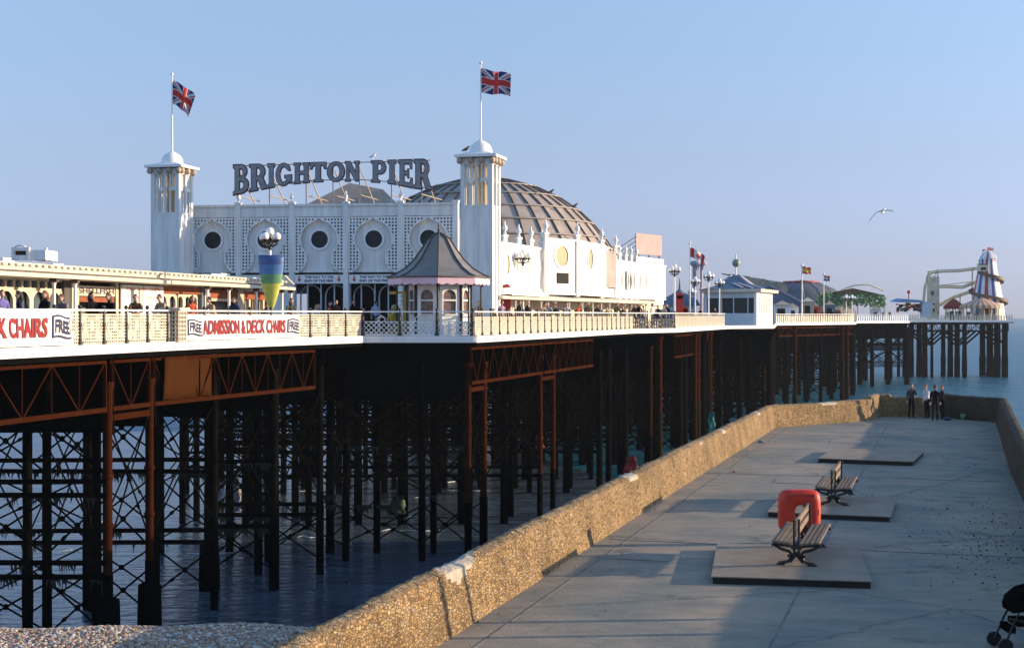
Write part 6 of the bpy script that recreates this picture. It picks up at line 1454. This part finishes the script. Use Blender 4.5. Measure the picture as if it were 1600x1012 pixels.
def person(x, y, z, face, label, top=BLK, legs=JNS, hair='brown', long=False, pose='stand', girl=False, h=1.72, group=None, skin=0):
    V, vs, fs, cls = body(pose, girl); mb = MB(); s = h / 1.75
    mb.add(vs, fs); mb.mi = list(cls); mb.smooth = [True] * len(fs)
    hc = Vector(V['hed']) + Vector((0, -.005, .095))
    # head: egg with brow, nose, chin, eyes, mouth, ears
    n, k = 14, 11; hv = []
    for i in range(k + 1):
        ph = math.pi * i / k; zz = -math.cos(ph) * .122; rr_ = math.sin(ph)
        for j in range(n):
            t = 2 * math.pi * j / n; xx = rr_ * .078 * math.cos(t); yy2 = rr_ * .098 * math.sin(t)
            if zz < -.03: xx *= 1 - (-.03 - zz) * 2.2; yy2 = yy2 * (1 - (-.03 - zz) * 1.6) - .012
            if abs(t - 1.5 * math.pi) < .3:
                if -.045 < zz < .01: yy2 -= .024
                elif .01 <= zz < .03: yy2 += .004
            hv.append(hc + Vector((xx, yy2, zz)))
    mb.add(hv, [(i * n + j, i * n + (j + 1) % n, (i + 1) * n + (j + 1) % n, (i + 1) * n + j) for i in range(k) for j in range(n)], 0, True)
    for sx in (-1, 1): mb.ball(hc + Vector((sx * .032, -.088, .018)), .012, 6, 4); mb.ball(hc + Vector((sx * .08, .005, .0)), .022, 6, 0, sx=.4)
    mb.box(hc + Vector((0, -.088, -.062)), (.045, .012, .008), m=5)
    for nm, sx in (('L', 1), ('R', -1)):                              # hands: palm, four fingers, thumb
        w = Vector(V['wr' + nm]); d = (w - Vector(V['el' + nm])).normalized(); side = d.cross(Vector((0, 0, 1))); side = side.normalized() if side.length > .2 else Vector((0, 1, 0)); up = side.cross(d).normalized()
        mb.tube([w - d * .02, w + d * .04, w + d * .095], [.030, .040, .034], 6, 0)
        for q in range(4):
            o_ = side * (.027 - .018 * q); Lf = (.062, .075, .07, .052)[q]; b_ = w + d * .085 + o_
            mb.tube([b_, b_ + d * Lf * .55 - up * .008, b_ + d * Lf * .9 - up * .035], [.0095, .0085, .006], 4, 0)
        b_ = w + d * .03 + side * .032; mb.tube([b_, b_ + side * .03 + d * .03, b_ + side * .035 + d * .06 - up * .01], [.012, .010, .007], 4, 0)
    root = thing('person', (x, y, z), label, 'person', group, rz=face)
    root.scale = (s, s, s)
    o = mb.build('body', [skins[skin], cloth(top), cloth(legs), shoe, eyem, mat('lips', (.35, .12, .10), .5)]); o.parent = root
    hm = MB(); hc2 = hc + Vector((0, .014, .018)); ring = []
    n, k = 14, 8; hv = []
    for i in range(k + 1):
        ph = math.pi * .5 * i / k; 
        for j in range(n):
            t = 2 * math.pi * j / n; fr = max(0, -math.sin(t)); zz = .118 * math.cos(ph) - (.05 * (i / k)) * (1 - fr * 1.6); r_ = math.sin(ph)
            hv.append(hc2 + Vector((r_ * .088 * math.cos(t), r_ * .102 * math.sin(t) * (1 - .1 * fr), zz + .006)))
    hm.add(hv, [(i * n + j, (i + 1) * n + j, (i + 1) * n + (j + 1) % n, i * n + (j + 1) % n) for i in range(k) for j in range(n)], 0, True)
    if long: hm.tube([hc2 + Vector((0, .03, .05)), hc2 + Vector((0, .055, -.05)), hc2 + Vector((0, .075, -.17)), hc2 + Vector((0, .06, -.27))], [.075, .088, .085, .04], 10)
    o = hm.build('hair', hairs[hair]); o.parent = root
    return root
def on_deck(px_, D, **k):
    lab = k.pop('label'); rz = k.pop('rz', 0); return person(XZ(px_, D), D, zd(D), R(rz), lab, group='people on the pier deck', **k)
# rz: 0 faces the camera, 90 faces right
DP = [
 (3, 43.8, dict(label='person in a lilac shirt at the far left edge', top=(.20, .18, .45), rz=40, hair='brown')),
 (71, 45.2, dict(label='woman with long auburn hair in a black top above the left banner', top=BLK, hair='red', long=True, girl=True, rz=-30, pose='crossed')),
 (143, 47.2, dict(label='woman in black under the shellfish sign, left of the pair', top=BLK, legs=BLK, hair='dark', long=True, girl=True, rz=60, pose='crossed')),
 (178, 47.6, dict(label='woman in a black coat under the shellfish sign, right of the pair', top=BLK, legs=JNS, hair='brown', long=True, girl=True, rz=-30, pose='lean')),
 (246, 51.2, dict(label='child in a grey top beside the price boards', top=GRY, h=1.35, rz=60)),
 (257, 50.6, dict(label='man in a pale shirt with a dark strap at the pierced railing', top=TAN, rz=-30, pose='lean', hair='brown')),
 (272, 52, dict(label='small person with reddish hair right of the strap wearer', top=TAN, hair='red', h=1.3)),
 (410, 60, dict(label='person in black with a bowed head above the admission banner', top=BLK, hair='dark', h=1.5, rz=60, pose='lean')),
 (384, 63, dict(label='seated looking dark head just above the admission banner', top=BLK, hair='dark', h=1.15)),
 (490, 68, dict(label='person in a white shirt bending over at the lattice railing', top=WHT, hair='brown', pose='lean', h=1.5, rz=40)),
 (503, 68.4, dict(label='fair haired person beside the bending white shirt', top=TAN, hair='blond', pose='lean', h=1.5, rz=-40)),
 (525, 71, dict(label='person in black half hidden in the dark entrance', top=BLK, hair='dark', rz=30, legs=BLK)),
 (551, 68.5, dict(label='woman in black with a pale bag strap before the entrance pier', top=BLK, hair='dark', rz=70, legs=BLK, girl=True)),
 (587, 76, dict(label='man seen from behind in a light blue shirt in the entrance', top=BLU, rz=180, hair='dark', legs=DKB)),
 (771, 72, dict(label='dark small figure at the corner of the cream railing', top=BLK, h=1.3)),
 (784, 73, dict(label='woman in a lilac top below the red cabinet', top=LIL, girl=True, hair='dark', rz=40)),
 (797, 75, dict(label='child in dark red beside the lilac top', top=(.25, .05, .04), h=1.3)),
 (811, 74.5, dict(label='man in a dark jacket left of the globe lamp pole', top=BLK, hair='brown', rz=60)),
 (824, 76.5, dict(label='woman in black right of the globe lamp pole', top=BLK, legs=BLK, girl=True, hair='blond', rz=60)),
 (837, 78, dict(label='short dark figure right of the woman in black', top=DKB, h=1.25)),
 (857, 80.0, dict(label='man in a pale blue shirt leaning on the cream railing', top=BLU, hair='grey', rz=-10, pose='lean')),
 (900, 84.5, dict(label='person in red leaning sideways on the cream railing', top=REDC, hair='brown', rz=60, pose='lean')),
 (919, 87.2, dict(label='broad man in an olive shirt on the cream railing', top=OLV, hair='grey', rz=10, h=1.8)),
 (938, 90, dict(label='person with a patterned grey top right of the olive shirt', top=GRY, h=1.62, hair='dark', rz=30)),
 (948, 92.4, dict(label='smaller person in a brown top, second right of the olive shirt', top=(.15, .08, .05), h=1.5, hair='dark')),
 (961, 94.2, dict(label='man in a green black shirt leaning near the corner', top=(.05, .06, .04), rz=40, hair='brown', pose='lean', h=1.8)),
 (973, 97, dict(label='far small figure in dark clothes near the canopy end', top=BLK, h=1.6)),
 (991, 100.5, dict(label='person in a black hooded coat at the scrollwork railing', top=BLK, hair='dark', long=True, rz=20)),
 (1005, 101.5, dict(label='person in a greyish top right of the hooded coat', top=(.3, .24, .2), rz=30, hair='dark', h=1.65)),
 (1019, 102.5, dict(label='man in a white top behind the scrollwork railing', top=WHT, hair='dark', rz=60, h=1.8)),
 (1028, 106, dict(label='person in dark blue behind the scrollwork railing', top=DKB, hair='brown')),
 (1037, 103.6, dict(label='person in a pale grey jacket at the right of the corner group', top=(.40, .37, .36), hair='brown', rz=-30)),
 (1042, 107, dict(label='dark figure behind the pale grey jacket', top=BLK, hair='red', h=1.8)),
 (1080, 112, dict(label='person in a black coat sitting low behind the baluster railing', top=BLK, h=1.45, hair='dark')),
 (1268, 187, dict(label='distant red clad person by the far booths', top=REDC)),
 (1286, 190, dict(label='distant person in a brown top under the striped flag', top=(.3, .1, .06))),
 (1301, 192, dict(label='distant person in black by the orange stand', top=BLK)),
 (1312, 193.5, dict(label='distant person in a grey top by the paired far lamps', top=GRY)),
 (1372, 229, dict(label='far person in a white top on the recessed deck', top=WHT)),
 (1380, 230, dict(label='far person in red on the recessed deck', top=REDC)),
 (1390, 230.5, dict(label='far person in dark clothes on the recessed deck', top=BLK)),
]
EX = [(30, 44.8, 'person with short dark hair in a navy top near the left edge column', DKB, 'dark', 'stand', 1.7), (104, 46.6, 'person in a grey coat between the auburn haired woman and the shellfish sign', GRY, 'brown', 'lean', 1.66),
 (212, 49.6, 'person in a brown jacket before the price boards', (.12, .07, .04), 'dark', 'lean', 1.7), (300, 53.6, 'person in red just right of the ornate railing block', REDC, 'brown', 'stand', 1.68), (335, 56, 'person in a pale top above the start of the admission banner', TAN, 'dark', 'lean', 1.7),
 (366, 58, 'person in navy above the middle of the admission banner', DKB, 'blond', 'stand', 1.66), (452, 62.5, 'person in olive at the right end of the admission banner', OLV, 'brown', 'lean', 1.72), (515, 66.5, 'person in a dark red top beside the bending pair', (.25, .04, .03), 'dark', 'stand', 1.6),
 (612, 68, 'child in yellow by the yellow coin ride', (.6, .42, .05), 'brown', 'stand', 1.25), (748, 68.5, 'person in grey between the kiosk and the tower', GRY, 'grey', 'lean', 1.7), (846, 78.5, 'person in a beige coat left of the pale blue shirt', TAN, 'dark', 'lean', 1.7), (872, 80.6, 'woman in dark blue right of the pale blue shirt', DKB, 'dark', 'lean', 1.62),
 (886, 82.6, 'person in white left of the red top', WHT, 'brown', 'stand', 1.7), (930, 89.5, 'person in black just right of the olive shirt', BLK, 'dark', 'lean', 1.68), (984, 99.5, 'person in brown left of the hooded coat', (.13, .08, .05), 'brown', 'stand', 1.7), (998, 104, 'tall person in black behind the hooded coat', BLK, 'dark', 'stand', 1.85),
 (1024, 100.8, 'child in dark clothes at the front of the corner group', BLK, 'brown', 'stand', 1.3), (1049, 105.5, 'person in blue at the foot of the corner lamp', JNS, 'dark', 'lean', 1.7), (1094, 120, 'person in black behind the baluster railing, left of the tall lamp', BLK, 'dark', 'stand', 1.6), (1117, 128, 'person in maroon behind the baluster railing, right of the tall lamp', (.2, .04, .04), 'dark', 'stand', 1.6)]
for i_, (px_, D, lab_, top_, hair_, pose_, h_) in enumerate(EX): DP.append((px_, D, dict(label=lab_, top=top_, hair=hair_, pose=pose_, h=h_, rz=(37 * i_) % 130 - 60, girl=bool(i_ % 3 == 0), long=bool(i_ % 3 == 0))))
for px_, D, k in DP: on_deck(px_, D, **k)
def on_arm(px_, D, **k):
    lab = k.pop('label'); rz = k.pop('rz', 0); return person(XZ(px_, D), D, GZ, R(rz), lab, group='people at the end of the stone arm', **k)
on_arm(1424, 69.6, label='person in a dark coat with pale lining raising a hand to the face', top=(.07, .06, .05), legs=BLK, hair='brown', pose='face', rz=10, h=1.68)
on_arm(1449, 69.5, label='person in a white top at the back of the standing group', top=WHT, legs=BLK, hair='red', pose='reach', rz=-60, h=1.66)
on_arm(1461, 68.0, label='man in black seen from behind in front of the group', top=BLK, legs=(.025, .03, .04), hair='dark', pose='stand', rz=165, h=1.68)
on_arm(1472, 69.0, label='person with reddish hair on the right of the standing group', top=(.03, .03, .04), legs=BLK, hair='red', pose='crossed', rz=-80, h=1.62)
# pale bag on the strap, bits of coloured netting caught on the piles
for (px_, py, D, w, h, c, lab) in ((1112, 660, 112, .7, 1.6, (.03, .20, .17), 'green netting caught on the piles near the arm'), (985, 728, 77, .9, 1.0, (.30, .03, .02), 'red rag caught among the piles above the flint wall'), (365, 770, 68, .8, 1.6, (.25, .24, .25), 'pale torn sheet hanging among the left piles'), (843, 688, 77.5, .45, .9, (.35, .03, .02), 'red rag hanging on the rusty column'), (620, 790, 70, .9, .9, (.06, .08, .05), 'tattered green sheet among the central piles')):
    c0 = P(px_, py, D); mb = MB(); n = 6; rnd = random.Random(px_)
    vs = [(c0.x + w * (i / n - .5) * (1 - .4 * (1 - j / n)) + rnd.gauss(0, .05), c0.y + rnd.gauss(0, .06), c0.z + h * (.5 - j / n) + rnd.gauss(0, .06)) for j in range(n + 1) for i in range(n + 1)]
    mb.add(vs, [(j * (n + 1) + i, (j + 1) * (n + 1) + i, (j + 1) * (n + 1) + i + 1, j * (n + 1) + i + 1) for j in range(n) for i in range(n)], sm=True)
    o = tag(mb.build('caught_rag', mat('rag_%d' % px_, c, .8)), lab, 'rag'); o.modifiers.new('s', 'SOLIDIFY').thickness = .015
hm = bpy.data.materials.new('haze_air'); hm.use_nodes = True; hn = hm.node_tree; hn.nodes.remove(hn.nodes['Principled BSDF'])
pv_ = hn.nodes.new('ShaderNodeVolumePrincipled'); pv_.inputs['Color'].default_value = (.78, .86, .95, 1); pv_.inputs['Density'].default_value = .00012; pv_.inputs['Anisotropy'].default_value = .2
hn.links.new(pv_.outputs[0], hn.nodes['Material Output'].inputs['Volume'])
mb = MB(); mb.box((0, 1000, 14), (3000, 2400, 30.4)); tag(mb.build('haze', hm), kind='stuff')
print('objects', len(bpy.data.objects))
